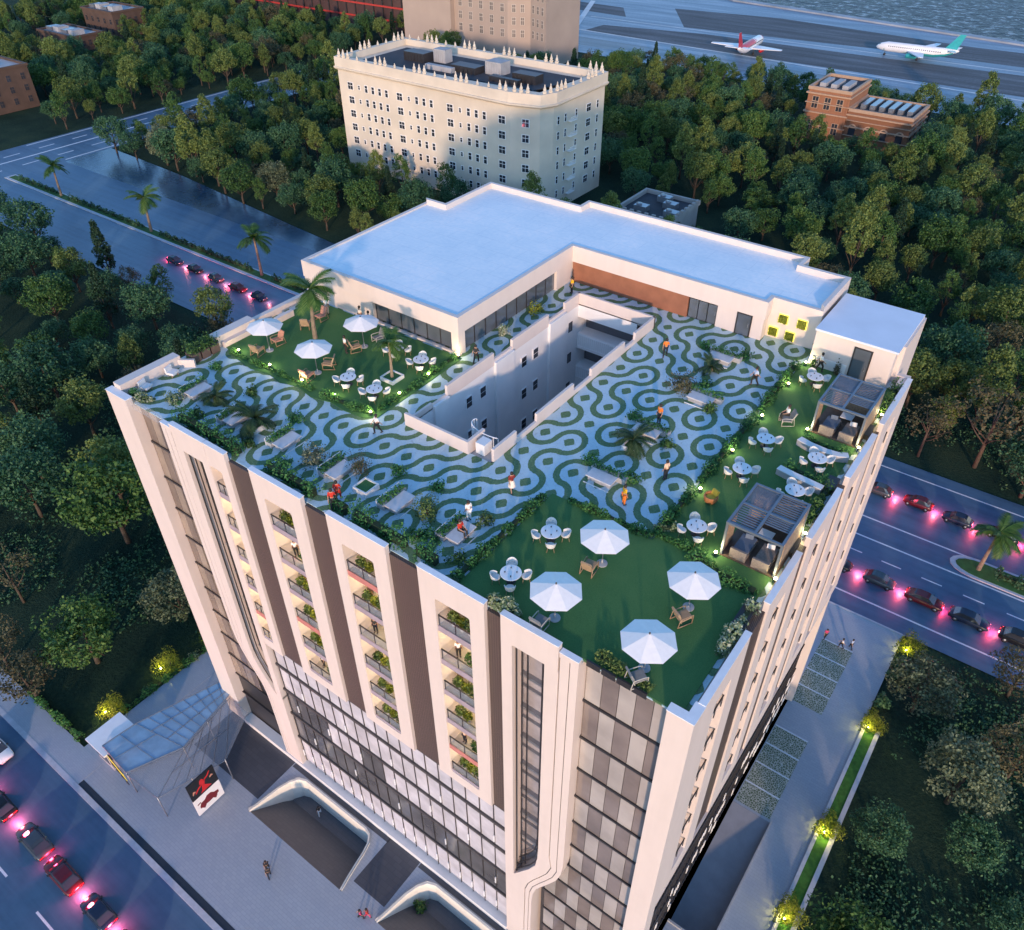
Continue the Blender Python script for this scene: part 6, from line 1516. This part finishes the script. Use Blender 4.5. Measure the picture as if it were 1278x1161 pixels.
for i, x in enumerate((-3.5, 2.1, 7.6, 13.4, 18.9, 24.5)):
    car(x, 82.0 if i % 2 else 81.6, math.pi, CCOL[(i+2) % 4], CCOL[(i+2) % 4]+" car in the back road's far carriageway, "+["closest to the building", "second from the building", "third from the building", "fourth from the building", "fifth from the building", "at the right photo edge"][i], e=200)
for i, x in enumerate((-157, -149.5, -142, -134.5, -127.5)):
    car(x, 68.2-.1*i, 0, CCOL[i % 4], CCOL[i % 4]+" lit car on the far left road, "+["furthest from the tower", "second furthest from the tower", "in the middle of the queue", "second nearest to the tower", "nearest to the tower"][i], e=200)
# ================================================================ AIRCRAFT
def plane(label, loc, rz, body, tailm, belly):
    t = thing("airliner", label, "airplane", loc, rz)
    m = MB(); m.smooth = True; rings = []
    for x, r_, dz in ((16, .05, -.5), (15.4, .7, -.35), (14, 1.35, -.15), (11.5, 1.85, 0), (0, 1.9, 0), (-7, 1.9, 0), (-11, 1.5, .45), (-14, .8, 1.0), (-15.8, .25, 1.35)):
        rings.append([(x, r_*math.cos(a*math.pi/8), 3.4+dz+r_*math.sin(a*math.pi/8)) for a in range(16)])
    m.loft(rings); m.build("fuselage", body, t, False)
    def wing(nm, s, x0, x1, x2, x3, span, z0, z1, th, mat, y0=1.2):
        m = MB(); m.loft([[(x0, s*y0, z0), (x1, s*y0, z0), (x1, s*y0, z0+th), (x0, s*y0, z0+th)], [(x2, s*span, z1), (x3, s*span, z1), (x3, s*span, z1+th*.4), (x2, s*span, z1+th*.4)]]); return m.build(nm, mat, t, False)
    for s in (-1, 1):
        wing("wing", s, 3.5, -3.2, -4.2, -6.0, 14.8, 2.5, 3.7, .5, WHITEP); wing("tailplane", s, -11.5, -14.4, -14.2, -15.8, 5.6, 4.6, 5.0, .25, WHITEP, .5)
        m = MB(); m.smooth = True; m.tube([(2.6, s*5, 1.9), (2.2, s*5, 1.9), (-.8, s*5, 1.9), (-1.6, s*5, 1.95)], [.75, .95, .85, .5], 12); m.build("engine", tailm, t, False)
    m = MB(); m.loft([[(-10.2, -.15, 5.0), (-14.8, -.15, 5.0), (-14.8, .15, 5.0), (-10.2, .15, 5.0)], [(-14.6, -.06, 10.6), (-16.8, -.06, 10.6), (-16.8, .06, 10.6), (-14.6, .06, 10.6)]]); m.build("tail_fin", tailm, t, False)
    m = MB()
    for s in (-1, 1):
        for i in range(26): m.box(-9.5+i*.8, s*1.87-.05, 3.75, -9.2+i*.8, s*1.87+.05, 4.1)
    m.box(14.1, -.7, 3.9, 14.75, .7, 4.25); m.build("windows", GLASSD, t, False)
    m = MB()
    for x, y in ((12, 0), (-1.5, 2.4), (-1.5, -2.4)): m.tube([(x, y, 0.45), (x, y, 2.6)], .12, 6); m.tube([(x, y-.35, .45), (x, y+.35, .45)], .45, 10)
    m.build("landing_gear", DARK, t, False)
    m = MB(); m.smooth = True; rings = []
    for x, r_, dz in ((12.5, 1.72, 0), (0, 1.93, 0), (-7, 1.93, 0), (-11, 1.53, .45), (-14, .83, 1.0)):
        rings.append([(x, r_*math.cos(R(belly[0]+(belly[1]-belly[0])*a/8)), 3.4+dz+r_*math.sin(R(belly[0]+(belly[1]-belly[0])*a/8))) for a in range(9)])
    m.loft(rings, closed=False); m.build("livery_stripe", tailm, t, False)
REDP = MAT("red_livery", (.50, .02, .03), .35, .1); TEAL = MAT("teal_livery", (.04, .36, .38), .35, .1)
plane("white airliner with a red back and red tail fin on the taxiway", (-133.3, 333, -.03), R(95), WHITEP, REDP, (20, 160))
plane("white airliner with teal belly and teal tail fin on the runway side", (-74.5, 363.5, -.03), R(181), WHITEP, TEAL, (200, 340))
